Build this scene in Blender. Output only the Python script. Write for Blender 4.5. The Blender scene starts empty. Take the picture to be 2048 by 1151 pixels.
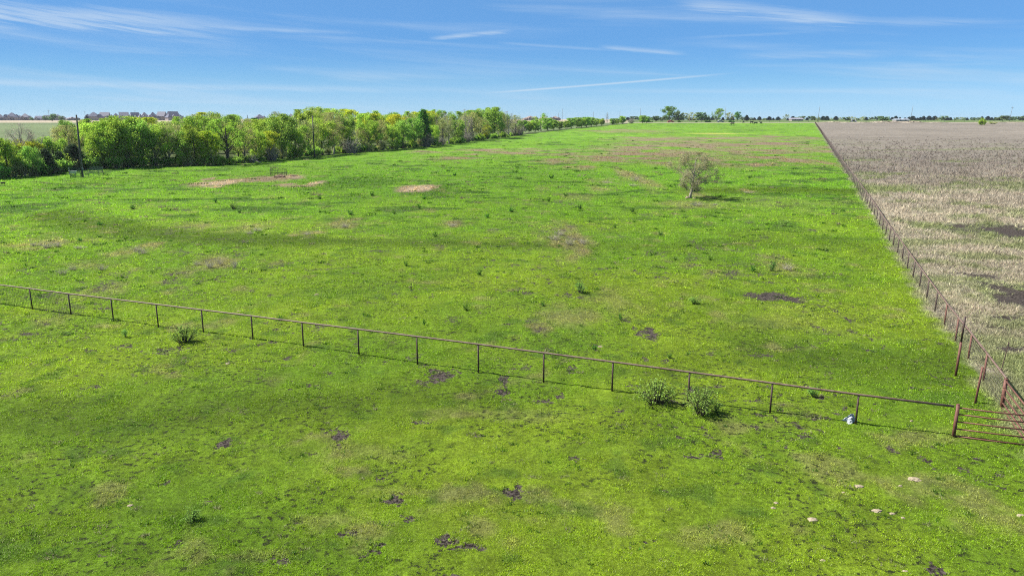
import bpy, math, random
import numpy as np
from mathutils import Vector, Matrix
R=math.radians
random.seed(7)
sc=bpy.context.scene
COL=bpy.data.collections.new('scene_objects'); sc.collection.children.link(COL)
# ------------------------------------------------------------------ camera
F=1450.0; PITCH=math.atan((575.5-238)/F); H=12.0
CP,SP=math.cos(PITCH),math.sin(PITCH)
cam_d=bpy.data.cameras.new('camera'); cam=bpy.data.objects.new('camera',cam_d)
sc.collection.objects.link(cam)
cam.location=(0,0,H); cam.rotation_euler=(math.pi/2-PITCH,0,0)
cam_d.sensor_width=36; cam_d.lens=F/2048*36; cam_d.clip_end=20000; cam_d.clip_start=.1
sc.camera=cam
def ray(x,y):
    a=(x-1024)/F; b=(575.5-y)/F
    # cam forward (0,CP,-SP), up (0,SP,CP)
    return np.array([a, CP+b*SP, -SP+b*CP])
# ------------------------------------------------------------------ noise
def _hash(ix,iy,seed):
    h=(ix.astype(np.int64)*374761393+iy.astype(np.int64)*668265263+seed*1274126177)&0xffffffff
    h=((h^(h>>13))*1274126177)&0xffffffff
    h=(h^(h>>16))&0xffffffff
    return h/4294967295.0
def vn(x,y,s,seed=0):
    x=np.asarray(x,float)/s; y=np.asarray(y,float)/s
    ix=np.floor(x); iy=np.floor(y); fx=x-ix; fy=y-iy
    fx=fx*fx*(3-2*fx); fy=fy*fy*(3-2*fy)
    a=_hash(ix,iy,seed); b=_hash(ix+1,iy,seed); c=_hash(ix,iy+1,seed); d=_hash(ix+1,iy+1,seed)
    return (a*(1-fx)+b*fx)*(1-fy)+(c*(1-fx)+d*fx)*fy
def fbm(x,y,s,seed=0,o=3):
    t=0;w=0;a=1.
    for i in range(o):
        t=t+a*vn(x,y,s/2**i,seed+i*17); w+=a; a*=.55
    return t/w
def ss(a,b,x):
    t=np.clip((x-a)/(b-a),0,1); return t*t*(3-2*t)
# ------------------------------------------------------------------ terrain
def terrain(X,Y):
    X=np.asarray(X,float); Y=np.asarray(Y,float)
    y=np.maximum(Y,0)
    z=np.interp(y,[0,42,60,130,300,560,640,760,1000,2000,9000],[0,0,.22,1.4,4.45,9.0,9.75,10.2,10.35,10.6,10.4])
    near=1-ss(150,400,Y)
    z=z+(fbm(X,Y,22,5,2)-.5)*.5*near
    z=z+(fbm(X,Y,3.1,9,2)-.5)*.10*near
    return z
def hit(x,y):
    """ground points under pixels (arrays, 2048x1151 photo pixels)"""
    x=np.atleast_1d(np.asarray(x,float)); y=np.atleast_1d(np.asarray(y,float))
    a=(x-1024)/F; b=(575.5-y)/F
    dx=a; dy=CP+b*SP; dz=-SP+b*CP
    dz=np.minimum(dz,-2e-4)
    if x.size>3000:
        z=np.zeros_like(x)
        for i in range(7):
            t=(z-H)/dz; z=.4*z+.6*terrain(dx*t,dy*t) if i else terrain(dx*t,dy*t)
        t=(z-H)/dz
        return dx*t,dy*t
    # bisection on t
    lo=np.zeros_like(x); hi=np.full_like(x,12000.)
    # march coarse with geometric steps
    t=np.full_like(x,5.); prev=np.zeros_like(x); done=np.zeros(x.shape,bool)
    for i in range(95):
        below=(H+dz*t)<terrain(dx*t,dy*t)
        new=below&~done
        lo[new]=prev[new]; hi[new]=t[new]; done|=below
        prev=np.where(done,prev,t); t=np.where(done,t,t*1.085)
    for i in range(18):
        m=(lo+hi)/2
        below=(H+dz*m)<terrain(dx*m,dy*m)
        hi=np.where(below,m,hi); lo=np.where(below,lo,m)
    m=(lo+hi)/2
    return dx*m,dy*m
def gp(x,y):
    X,Y=hit(x,y); X=float(X[0]);Y=float(Y[0])
    return Vector((X,Y,float(terrain(X,Y))))
def at(x,Yd,z=None):
    """point at photo column x, forward distance Yd on the ground"""
    X=(x-1024)/F*(Yd*CP+ (H-5)*SP)
    if z is None: z=float(terrain(X,Yd))
    return Vector((X,Yd,z))
def pxm(P):   # photo pixels per metre at P
    return F/((P.y)*CP+(H-P.z)*SP)
# ------------------------------------------------------------------ materials
def mat(name,col,rough=.8,spec=.3,metal=0,noise=None,bump=0,emit=None):
    m=bpy.data.materials.new(name); m.use_nodes=True; nt=m.node_tree; b=nt.nodes['Principled BSDF']
    b.inputs['Roughness'].default_value=rough; b.inputs['Metallic'].default_value=metal
    b.inputs['Specular IOR Level'].default_value=spec
    b.inputs['Base Color'].default_value=(*col,1)
    if noise:
        sc_,col2,lo,hi=noise
        tc=nt.nodes.new('ShaderNodeTexCoord'); n=nt.nodes.new('ShaderNodeTexNoise'); n.inputs['Scale'].default_value=sc_
        n.inputs['Detail'].default_value=6; n.inputs['Roughness'].default_value=.65
        r=nt.nodes.new('ShaderNodeValToRGB'); r.color_ramp.elements[0].position=lo; r.color_ramp.elements[1].position=hi
        r.color_ramp.elements[0].color=(*col,1); r.color_ramp.elements[1].color=(*col2,1)
        nt.links.new(tc.outputs['Object'],n.inputs['Vector']); nt.links.new(n.outputs['Fac'],r.inputs['Fac'])
        nt.links.new(r.outputs['Color'],b.inputs['Base Color'])
        if bump:
            bp=nt.nodes.new('ShaderNodeBump'); bp.inputs['Strength'].default_value=bump; bp.inputs['Distance'].default_value=.02
            nt.links.new(n.outputs['Fac'],bp.inputs['Height']); nt.links.new(bp.outputs['Normal'],b.inputs['Normal'])
    return m
def leafmat(name,col,trans=.35,var=.25,huev=.02,sat=1.0):
    """diffuse + translucent, per-leaf tint attribute, per-object variation"""
    m=bpy.data.materials.new(name); m.use_nodes=True; nt=m.node_tree; N=nt.nodes; L=nt.links
    N.remove(N['Principled BSDF']); out=N['Material Output']
    at_=N.new('ShaderNodeAttribute'); at_.attribute_name='tint'
    oi=N.new('ShaderNodeObjectInfo')
    mul=N.new('ShaderNodeVectorMath'); mul.operation='MULTIPLY'; mul.inputs[1].default_value=col
    L.new(at_.outputs['Vector'],mul.inputs[0])
    hs=N.new('ShaderNodeHueSaturation'); hs.inputs['Saturation'].default_value=sat
    mr=N.new('ShaderNodeMapRange'); mr.inputs['To Min'].default_value=1-var; mr.inputs['To Max'].default_value=1+var
    L.new(oi.outputs['Random'],mr.inputs['Value']); L.new(mr.outputs['Result'],hs.inputs['Value'])
    mh=N.new('ShaderNodeMath'); mh.operation='MULTIPLY'; mh.inputs[1].default_value=7.31
    fr=N.new('ShaderNodeMath'); fr.operation='FRACT'
    m2=N.new('ShaderNodeMapRange'); m2.inputs['To Min'].default_value=.5-huev; m2.inputs['To Max'].default_value=.5+huev
    L.new(oi.outputs['Random'],mh.inputs[0]); L.new(mh.outputs[0],fr.inputs[0]); L.new(fr.outputs[0],m2.inputs['Value'])
    L.new(m2.outputs['Result'],hs.inputs['Hue']); L.new(mul.outputs['Vector'],hs.inputs['Color'])
    d=N.new('ShaderNodeBsdfDiffuse'); t=N.new('ShaderNodeBsdfTranslucent'); mx=N.new('ShaderNodeMixShader'); mx.inputs['Fac'].default_value=trans
    L.new(hs.outputs['Color'],d.inputs['Color']); L.new(hs.outputs['Color'],t.inputs['Color'])
    L.new(d.outputs[0],mx.inputs[1]); L.new(t.outputs[0],mx.inputs[2]); L.new(mx.outputs[0],out.inputs['Surface'])
    return m
# ------------------------------------------------------------------ mesh builder
class MB:
    def __init__(s): s.v=[]; s.f=[]
    def add(s,vs,fs):
        o=len(s.v); s.v+= [tuple(v) for v in vs]; s.f+=[tuple(i+o for i in f) for f in fs]; return s
    def box(s,x0,x1,y0,y1,z0,z1):
        return s.add([(x0,y0,z0),(x1,y0,z0),(x1,y1,z0),(x0,y1,z0),(x0,y0,z1),(x1,y0,z1),(x1,y1,z1),(x0,y1,z1)],
          [(0,3,2,1),(4,5,6,7),(0,1,5,4),(1,2,6,5),(2,3,7,6),(3,0,4,7)])
    def tube(s,pts,rad,n=6,cap=True):
        pts=[Vector(p) for p in pts]
        if not hasattr(rad,'__len__'): rad=[rad]*len(pts)
        rings=[]; vs=[]; u=None
        for i,p in enumerate(pts):
            d=(pts[min(i+1,len(pts)-1)]-pts[max(i-1,0)])
            if d.length<1e-6: d=Vector((0,0,1))
            d.normalize()
            if u is None:
                u=d.orthogonal().normalized()
            else:
                u=(u-d*u.dot(d))
                u=u.normalized() if u.length>1e-4 else d.orthogonal().normalized()
            w=d.cross(u)
            for k in range(n):
                a=2*math.pi*k/n; vs.append(p+(u*math.cos(a)+w*math.sin(a))*rad[i])
        fs=[]
        for i in range(len(pts)-1):
            for k in range(n):
                fs.append((i*n+k,i*n+(k+1)%n,(i+1)*n+(k+1)%n,(i+1)*n+k))
        if cap and n>2:
            fs.append(tuple(reversed(range(n)))); fs.append(tuple((len(pts)-1)*n+k for k in range(n)))
        return s.add(vs,fs)
    def mesh(s,name,m,smooth=False):
        me=bpy.data.meshes.new(name); me.from_pydata(s.v,[],s.f); me.materials.append(m)
        if smooth: me.polygons.foreach_set('use_smooth',[True]*len(me.polygons))
        me.update(); return me
def obj(name,me,parent=None,loc=None):
    o=bpy.data.objects.new(name,me); COL.objects.link(o)
    if parent is not None: o.parent=parent
    if loc is not None: o.location=loc
    return o
def build(name,mb,m,parent=None,loc=None,smooth=False): return obj(name,mb.mesh(name,m,smooth),parent,loc)
def tag(o,label,cat,group=None,kind=None):
    if label: o['label']=label
    if cat: o['category']=cat
    if group: o['group']=group
    if kind: o['kind']=kind
    return o
def thing(name,label,cat,loc=(0,0,0),rz=0,group=None):
    o=bpy.data.objects.new(name,None); COL.objects.link(o); o.location=loc; o.rotation_euler=(0,0,rz); o.empty_display_size=.3
    return tag(o,label,cat,group)
def dup(root,loc=None,rz=None,scale=None,label=None,group=None,name=None):
    def rec(o,par):
        c=o.copy(); COL.objects.link(c)
        if par is not None: c.parent=par; c.matrix_parent_inverse=o.matrix_parent_inverse
        for ch in [k for k in kids.get(o.name,[])]: rec(ch,c)
        return c
    kids={}
    stack=[root]
    while stack:
        o=stack.pop(); kids[o.name]=list(o.children); stack+=list(o.children)
    c=rec(root,None)
    if loc is not None: c.location=loc
    if rz is not None: c.rotation_euler=(0,0,rz)
    if scale is not None: c.scale=scale
    if label: c['label']=label
    if group: c['group']=group
    return c
# ------------------------------------------------------------------ fence plan lines
A0=gp(65,618); A1=gp(1907,872)           # front fence base line
def line_at(x,P,Q):
    """point of plan line PQ seen in photo column x (ground level)"""
    # plan direction of pixel column depends on height slightly; iterate
    z=0.
    for i in range(6):
        # ray in column x hitting the vertical plane: solve for point P+s(Q-P) with column x
        # column: X*F = (x-1024)*(Y*CP+(H-z)*SP)
        k=(x-1024)/F; dx=Q.x-P.x; dy=Q.y-P.y
        s=(k*(P.y*CP+(H-z)*SP)-P.x)/(dx-k*dy*CP)
        X=P.x+s*dx; Y=P.y+s*dy; z=float(terrain(X,Y))
    return Vector((X,Y,z))
def plane_hit(x,y,P,Q):
    """intersection of pixel ray with vertical plane through PQ"""
    d=ray(x,y); n=Vector((-(Q.y-P.y),Q.x-P.x)); t=(n.x*P.x+n.y*P.y)/(n.x*d[0]+n.y*d[1])
    return Vector((d[0]*t,d[1]*t,H+d[2]*t))
B0=gp(2003,815); B1=gp(1727,402.6)
# right fence: straight line from near post to far end
BF=at(1629,560); 
dirB=Vector((BF.x-B0.x,BF.y-B0.y,0)); dirB.normalize()
def sideB(X,Y):   # >0 on the right (dry field) side
    return (X-B0.x)*dirB.y-(Y-B0.y)*dirB.x
CORN=None
def intersect(P,Q,S,T):
    d1=(Q.x-P.x,Q.y-P.y); d2=(T.x-S.x,T.y-S.y)
    den=d1[0]*d2[1]-d1[1]*d2[0]
    s=((S.x-P.x)*d2[1]-(S.y-P.y)*d2[0])/den
    return Vector((P.x+s*d1[0],P.y+s*d1[1],0))
CORN=intersect(A0,A1,B0,BF); CORN.z=float(terrain(CORN.x,CORN.y))
print('front spacing', [round((line_at(a,A0,A1)-line_at(b,A0,A1)).length,2) for a,b in ((65,142),(506,607),(957,1087),(1711,1907))],'corner',CORN,'B0',B0,'ang',math.degrees(math.atan2(dirB.x,dirB.y)))
# ------------------------------------------------------------------ field masks
MUD=[(245,692,22,7),(325,700,32,7),(55,667,28,5),(213,617,14,4),(185,773,18,5),(655,748,13,4),(683,875,14,15),(660,858,16,7),(1003,782,13,10),
(1045,735,22,6),(1007,757,10,9),(875,748,24,10),(1085,802,18,6),(1120,792,9,7),(1145,738,10,8),(1298,665,20,9),(1560,595,42,9),(1465,543,24,5),
(1380,512,16,5),(1290,719,10,4),(1330,721,10,4),(1425,706,14,5),(1525,710,24,4),(760,501,26,3),(783,1000,20,11),(815,1035,14,7),(1030,985,18,14),
(700,1065,20,8),(745,1100,14,12),(935,1090,42,9),(885,1075,10,14),(840,843,20,6),(640,653,12,8),(912,636,12,4),(1015,648,14,3),(355,545,24,5),
(1850,915,12,8),(1875,935,12,4),(1895,755,12,6),(445,885,14,9),(1870,1138,14,10),(715,690,9,5),(955,870,12,4),(1150,915,14,6),(1250,640,9,4),
(545,590,14,3),(505,580,12,3),(780,567,10,3),(1040,578,12,3),(1165,595,14,3),(330,965,12,5),(420,1000,12,6),(560,1120,20,7),(1300,1080,9,5),(1525,562,18,4),(1620,460,20,3),
(900,640,10,4),(1460,550,14,3),(1385,520,10,3),(600,1040,12,6),(200,1110,12,5),(1330,980,9,4),(1060,640,16,4),(1195,690,18,5),(1260,770,12,5),(350,1088,12,7),
(1075,660,16,6),(1185,598,12,4),(1055,585,12,3),(1135,588,9,4),(1100,700,10,4),(1240,820,10,5),(905,1150,18,6),(760,955,12,5),(620,905,10,4),(1640,610,12,3)]
MUDR=[(1965,457,78,7),(2045,462,60,11),(1915,452,30,3),(2010,598,42,15),(2055,588,50,20),(2028,697,24,6),(1995,655,14,4),(1960,552,30,4),(1935,548,20,3),(2110,700,60,10),(2010,635,30,4)]
DRY=[(90,486,45,9,.7),(280,497,26,12,.7),(425,525,50,16,.7),(185,530,40,6,.5),(500,455,35,8,.6),(400,452,40,7,.6),(613,466,26,7,.8),(690,446,30,9,.7),(905,447,22,6,.8),
(1130,480,38,24,.8),(1130,462,12,10,.9),(95,640,20,9,.4),(200,580,40,14,.45),(1150,628,45,14,.5),(1075,655,22,12,.6),(1570,530,34,14,.6),(1260,352,18,16,.8),(1495,382,10,4,.9),
(1400,392,20,6,.8),(1385,410,60,8,.5),(1110,630,50,18,.4),(1230,600,40,20,.35),(720,905,80,16,.3),(820,985,60,10,.4),(700,940,30,10,.5),(500,1110,60,10,.3),(660,1040,60,16,.3),
(1090,830,50,12,.3),(1560,640,90,24,.22),(1110,475,14,10,.6),(1085,378,10,4,.6),(1210,362,24,5,.6),(1150,395,30,8,.4),(1570,405,100,10,.3),(1200,378,20,5,.6)]
DRYBAND=[(1010,301,65,4),(1080,305,70,5),(1150,309,80,6),(1220,313,60,6),(1115,322,36,5),(910,316,42,4),(940,312,14,4),(1165,333,30,6),(1320,277,70,4),(1430,279,60,4),(1270,262,60,3),
(1300,297,70,9),(1400,290,90,9),(1510,284,90,9),(1560,300,60,9),(1480,303,70,14),(1395,315,60,14),(1310,310,60,10),(1250,305,50,7),(1560,317,50,10),(1200,322,50,4),(1520,325,40,8),(860,303,40,2),(1580,275,40,5),(1640,300,25,25),(1675,330,12,14)]
STRAW=[(555,356,42,6),(515,358,40,5),(470,361,30,5),(435,366,34,6),(400,367,24,3),(430,374,20,1.2),(415,358,14,3),(830,377,34,6),(860,374,14,4),(570,370,16,3),(632,366,14,3.5),(600,372,30,2),(495,364,20,1.2)]
BRIGHT=[(432,366,22,4.5),(450,364,24,3),(832,377,30,4.5),(845,375,20,4),(405,367,20,2),(430,374,16,1.2),(632,366,9,2.5),(585,353,22,2.5)]
FLOW=[(1435,267,46,1.0)]
LUSH=[(690,366,60,12,.7),(740,362,50,8,.7),(870,381,70,8,.8),(640,378,40,6,.6),(700,394,60,5,.5),(540,380,70,5,.4),(1300,800,70,12,.5),(460,372,20,5,.5),(1900,795,60,10,.5),
(660,590,60,14,.5),(20,1100,40,30,.7),(380,1035,35,20,.6),(345,935,18,12,.6),(485,955,18,9,.7),(1290,860,60,30,.2),(1160,670,30,20,.3)]
OLIVE=[] # darker green bands: polylines in px with half width px
DARKBAND=[([(90,425),(180,450),(320,468),(500,480),(640,482)],10,.95),([(640,483),(900,487),(1150,492)],6,.65),([(1150,492),(1400,492),(1700,480)],8,.4),
([(0,830),(250,830),(520,815),(760,800),(960,790)],34,.5),([(1480,690),(1650,715),(1850,735),(1960,720)],30,.6),([(1370,382),(1560,380),(1740,384)],6,.75),
([(1100,560),(1300,600),(1500,640)],30,.18),([(1300,740),(1500,690)],25,.3),([(700,560),(900,545)],10,.2),([(60,375),(350,350)],2.5,.35),([(1500,470),(1800,500)],14,.3)]
_EC={}
def ell_world(lst):
    key=tuple(lst)
    if key not in _EC:
        E=np.array([e[:4] for e in lst],float); cx,cy,rx,ry=E.T
        n=len(E)
        hx,hy=hit(np.concatenate([cx,cx+rx,cx,cx]),np.concatenate([cy,cy,cy+ry,np.maximum(cy-ry,247)]))
        _EC[key]=(hx[:n],hy[:n],np.abs(hx[n:2*n]-hx[:n])+.02,np.abs(hy[3*n:]-hy[2*n:3*n])/2+.02)
    return _EC[key]
def ell_mask(X,Y,lst,soft=.6,warp=.8):
    m=np.zeros_like(X)
    EX,EY,EA,EB=ell_world(lst)
    for j,e in enumerate(lst):
        cx=e[0]; k=e[4] if len(e)>4 else 1
        a=EA[j]; b=EB[j]; C=Vector((EX[j],EY[j],0))
        sel=np.nonzero(abs(Y-C.y)<3*b)[0]
        sel=sel[abs(X[sel]-C.x)<3*a]
        if not len(sel): continue
        x=X[sel]; y=Y[sel]
        d=np.sqrt(((x-C.x)/a)**2+((y-C.y)/b)**2)
        n=(fbm(x*(1/ a),y/b,.7,int(cx)%97,3)-.5)*2
        v=k*(1-ss(1-soft,1+soft,d+n*warp))
        m[sel]=np.maximum(m[sel],v)
    return m
def seg_mask(X,Y,pts,hw):
    L=[]
    for (p,q) in zip(pts[:-1],pts[1:]):
        n=5
        for i in range(n):
            t=(i+.5)/n; cx=p[0]+(q[0]-p[0])*t; cy=p[1]+(q[1]-p[1])*t
            rx=abs(q[0]-p[0])/n*.95+4
            L.append((cx,cy,rx,hw,1))
    return ell_mask(X,Y,L,1.0,.35)
_wx=[-300,0,60,110,135,165,210,300,400,457,520,560,630,700,800,900,1000,1040,1100,1180,1250]; _wy=[372,357,353,348,342,340,337.5,333,332,330,324,319,313,306.5,299,289,277,272,263.5,255,248.5]
WX=np.array(_wx,float); WY=hit(_wx,_wy)[1]
def fields(X,Y):
    """base colour (linear albedo), mud mask, tuft height factor, dryness"""
    X=np.asarray(X,float); Y=np.asarray(Y,float); n=X.size
    sb=sideB(X,Y); dist=np.sqrt(X*X+Y*Y)
    n1=fbm(X,Y,9,1,3); n2=fbm(X,Y,1.6,2,3); n3=fbm(X,Y,45,3,2); n4=fbm(X,Y,.5,4,2)
    g_y=np.array([.198,.292,.020]); g_m=np.array([.134,.240,.016]); g_d=np.array([.060,.130,.020]); g_b=np.array([.124,.285,.022])
    t=np.clip(.5+(n1-.5)*2.2+(n2-.5)*.8,0,1)[:,None]
    col=g_m*(1-t)+g_y*t
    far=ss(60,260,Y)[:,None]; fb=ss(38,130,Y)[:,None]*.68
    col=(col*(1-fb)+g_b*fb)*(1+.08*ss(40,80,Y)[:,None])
    # dark lush clumps
    dk=ss(.62,.78,fbm(X,Y*1.0,1.3,11,3))*.55
    dk=np.maximum(dk,ss(.58,.70,fbm(X/1.7,Y,3.0,12,3))*ss(50,100,Y)*.85)
    lush=ell_mask(X,Y,LUSH,.7,1.2)
    dk=np.maximum(dk,lush*.95)[:,None]
    col=col*(1-dk)+g_d*dk
    sw=np.zeros_like(X)
    for pts,hw,k in DARKBAND: sw=np.maximum(sw,seg_mask(X,Y,pts,hw)*k)
    sw=np.clip(sw*1.25,0,.9)[:,None]; col=col*(1-sw)+np.array([.082,.145,.010])*sw
    # dead grass
    dry=ell_mask(X,Y,DRY,.8,1.3)*np.clip(.35+1.1*n2,0,1)
    band=ell_mask(X,Y,DRYBAND,.8,1.2)*ss(.30,.55,fbm(X/2,Y,5,21,3))*1.0
    scat=ss(.63,.82,fbm(X,Y,2.2,31,4))*.45
    dry=np.maximum(np.maximum(dry,band),scat)
    hay=(np.array([.27,.22,.12])*(1-far)+np.array([.235,.175,.12])*far)
    d_=dry[:,None]; col=col*(1-d_)+hay*d_
    straw=ell_mask(X,Y,STRAW,.5,.9)[:,None]
    scol=np.array([.30,.235,.155])*(.7+.6*n4[:,None])
    col=col*(1-straw)+scol*straw
    brt=ell_mask(X,Y,BRIGHT,.6,.9)[:,None]; col=col*(1-brt)+np.array([.44,.35,.24])*(.75+.5*n4[:,None])*brt
    fl=ell_mask(X,Y,FLOW,.6,1.)[:,None]; col=col*(1-fl)+np.array([.42,.42,.10])*fl
    mud=ell_mask(X,Y,[e+((.95 if e[3]>=9 or e[2]>=38 else .66),) for e in MUD],.95,1.5)
    shade_specks=(.35+.65*ss(.40,.62,fbm(X,Y,3.5,43,2)))*(1-.5*ss(.5,1,sb))  # where the painted hollow shade is strongest
    churn_shade=ss(.50,.66,fbm(X,Y,7,43,2))
    mud=np.maximum(mud,ss(.62,.78,fbm(X,Y,.55,41,2))*churn_shade*(1-ss(60,110,dist))*.62)
    mud=np.maximum(mud,ss(.60,.76,fbm(X,Y/1.0,1.6,44,2))*churn_shade*ss(40,60,dist)*(1-ss(110,150,dist))*.5)
    # right hand dry field
    rf=ss(-.9,.4,sb+ (n2-.5)*1.8)
    q=fbm(X,Y,14,51,3); gmask=ss(.48,.66,.5*q+.5*fbm(X,Y,3.2,59,3))*(1-ss(110,230,Y))*.8
    gmask=np.maximum(gmask,ss(.62,.72,fbm(X/3,Y,7,53,3))*.6*(1-ss(150,330,Y)))
    gmask=np.maximum(gmask*.85,(1-ss(30,44,Y))*.55*ss(.35,.6,fbm(X,Y,3,58,2)))
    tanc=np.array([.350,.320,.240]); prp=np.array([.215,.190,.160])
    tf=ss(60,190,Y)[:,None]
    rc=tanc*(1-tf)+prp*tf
    rc=rc*(.78+.44*fbm(X/4,Y,3.5,57,3)[:,None])
    rc=rc*(1-gmask[:,None])+np.array([.14,.20,.045])*gmask[:,None]
    mudr=ell_mask(X,Y,MUDR,.8,1.2)
    col=col*(1-rf[:,None])+rc*rf[:,None]
    mud=mud*(1-rf)+mudr*rf
    dry=np.maximum(dry,rf*(1-gmask))
    # beyond the road: verge and far country
    r0=590
    vg=ss(585,597,Y)*(sb<4)+ss(600,620,Y)*(sb>=4)
    vg=np.clip(vg,0,1)[:,None]
    far_c=np.array([.115,.165,.055])*(.8+.5*fbm(X,Y,40,61,2)[:,None])
    col=col*(1-vg)+far_c*vg
    # land beyond the wood on the left
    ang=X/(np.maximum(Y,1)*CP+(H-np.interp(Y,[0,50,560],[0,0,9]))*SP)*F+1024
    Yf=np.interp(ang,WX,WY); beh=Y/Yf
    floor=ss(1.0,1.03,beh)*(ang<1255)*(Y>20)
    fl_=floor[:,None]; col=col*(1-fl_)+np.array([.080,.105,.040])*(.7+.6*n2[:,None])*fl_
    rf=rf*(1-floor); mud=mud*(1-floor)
    lf=(ss(1.75,1.9,beh)*(ang<1045)+ss(1.03,1.06,beh)*(ang>=1045)*(ang<1255))*(Y>20)
    lf=lf.astype(float)[:,None]
    lc=np.array([.14,.185,.085])
    l2=ss(560,600,Y)[:,None]; lc=lc*(1-l2)+np.array([.40,.34,.25])*l2
    col=col*(1-lf)+lc*lf
    mud=mud*(1-vg[:,0])
    col=col*(.86+.28*n3[:,None])
    return col,mud,dry,lush,rf,shade_specks
# ------------------------------------------------------------------ ground mesh
def make_ground():
    r=[6.0]
    while r[-1]<3200:
        d=r[-1]; r.append(d*(1.0065 if 14<d<900 else 1.04))
    r=np.array(r)
    th=np.concatenate([np.radians(np.arange(-180,-44,4.)),np.radians(np.arange(-44,44,.13)),np.radians(np.arange(44,180,4.))])
    nt_,nr=len(th),len(r)
    TH,RR=np.meshgrid(th,r)
    X=(np.sin(TH)*RR).ravel(); Y=(np.cos(TH)*RR).ravel()
    X=np.append(X,0.); Y=np.append(Y,0.)
    Z=terrain(X,Y)
    dist=np.hypot(X,Y)
    Z=Z+(fbm(X,Y,.45,71,2)-.5)*.07*(1-ss(40,90,dist))
    col,mud,dry,lush,rf,shade_specks=fields(X,Y)
    Z=Z-mud*.05*(1-ss(80,120,dist))
    # near ground colour darkened for thatch, soil and the shade between blades
    thatch_shade=.70+.30*ss(110,320,dist); col=col*(thatch_shade*(1-rf)+(.2+.8*thatch_shade)*rf)[:,None]
    me=bpy.data.meshes.new('ground')
    nv=len(X)
    idx=np.arange(nr*nt_).reshape(nr,nt_)
    a=idx[:-1,:]; b=idx[1:,:]
    a2=np.roll(a,-1,axis=1); b2=np.roll(b,-1,axis=1)
    quads=np.stack([a,a2,b2,b],-1).reshape(-1,4)[:, ::-1]
    c=idx[0]; tri=np.stack([np.full(nt_,nv-1),np.roll(c,-1),c],-1)[:, ::-1]
    nq=len(quads); ntri=len(tri)
    me.vertices.add(nv); me.vertices.foreach_set('co',np.stack([X,Y,Z],-1).astype(np.float32).ravel())
    me.loops.add(nq*4+ntri*3); me.loops.foreach_set('vertex_index',np.concatenate([quads.ravel(),tri.ravel()]).astype(np.int32))
    me.polygons.add(nq+ntri)
    me.polygons.foreach_set('loop_start',np.concatenate([np.arange(nq)*4,nq*4+np.arange(ntri)*3]).astype(np.int32))
    me.update(calc_edges=True)
    me.polygons.foreach_set('use_smooth',np.ones(nq+ntri,bool))
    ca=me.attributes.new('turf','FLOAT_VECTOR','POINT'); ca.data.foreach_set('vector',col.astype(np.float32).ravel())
    ma=me.attributes.new('mud','FLOAT','POINT'); ma.data.foreach_set('value',mud.astype(np.float32))
    sa=me.attributes.new('churn_shade','FLOAT','POINT'); sa.data.foreach_set('value',(shade_specks*(1-ss(60,160,dist)*.6)).astype(np.float32))
    return me
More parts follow.
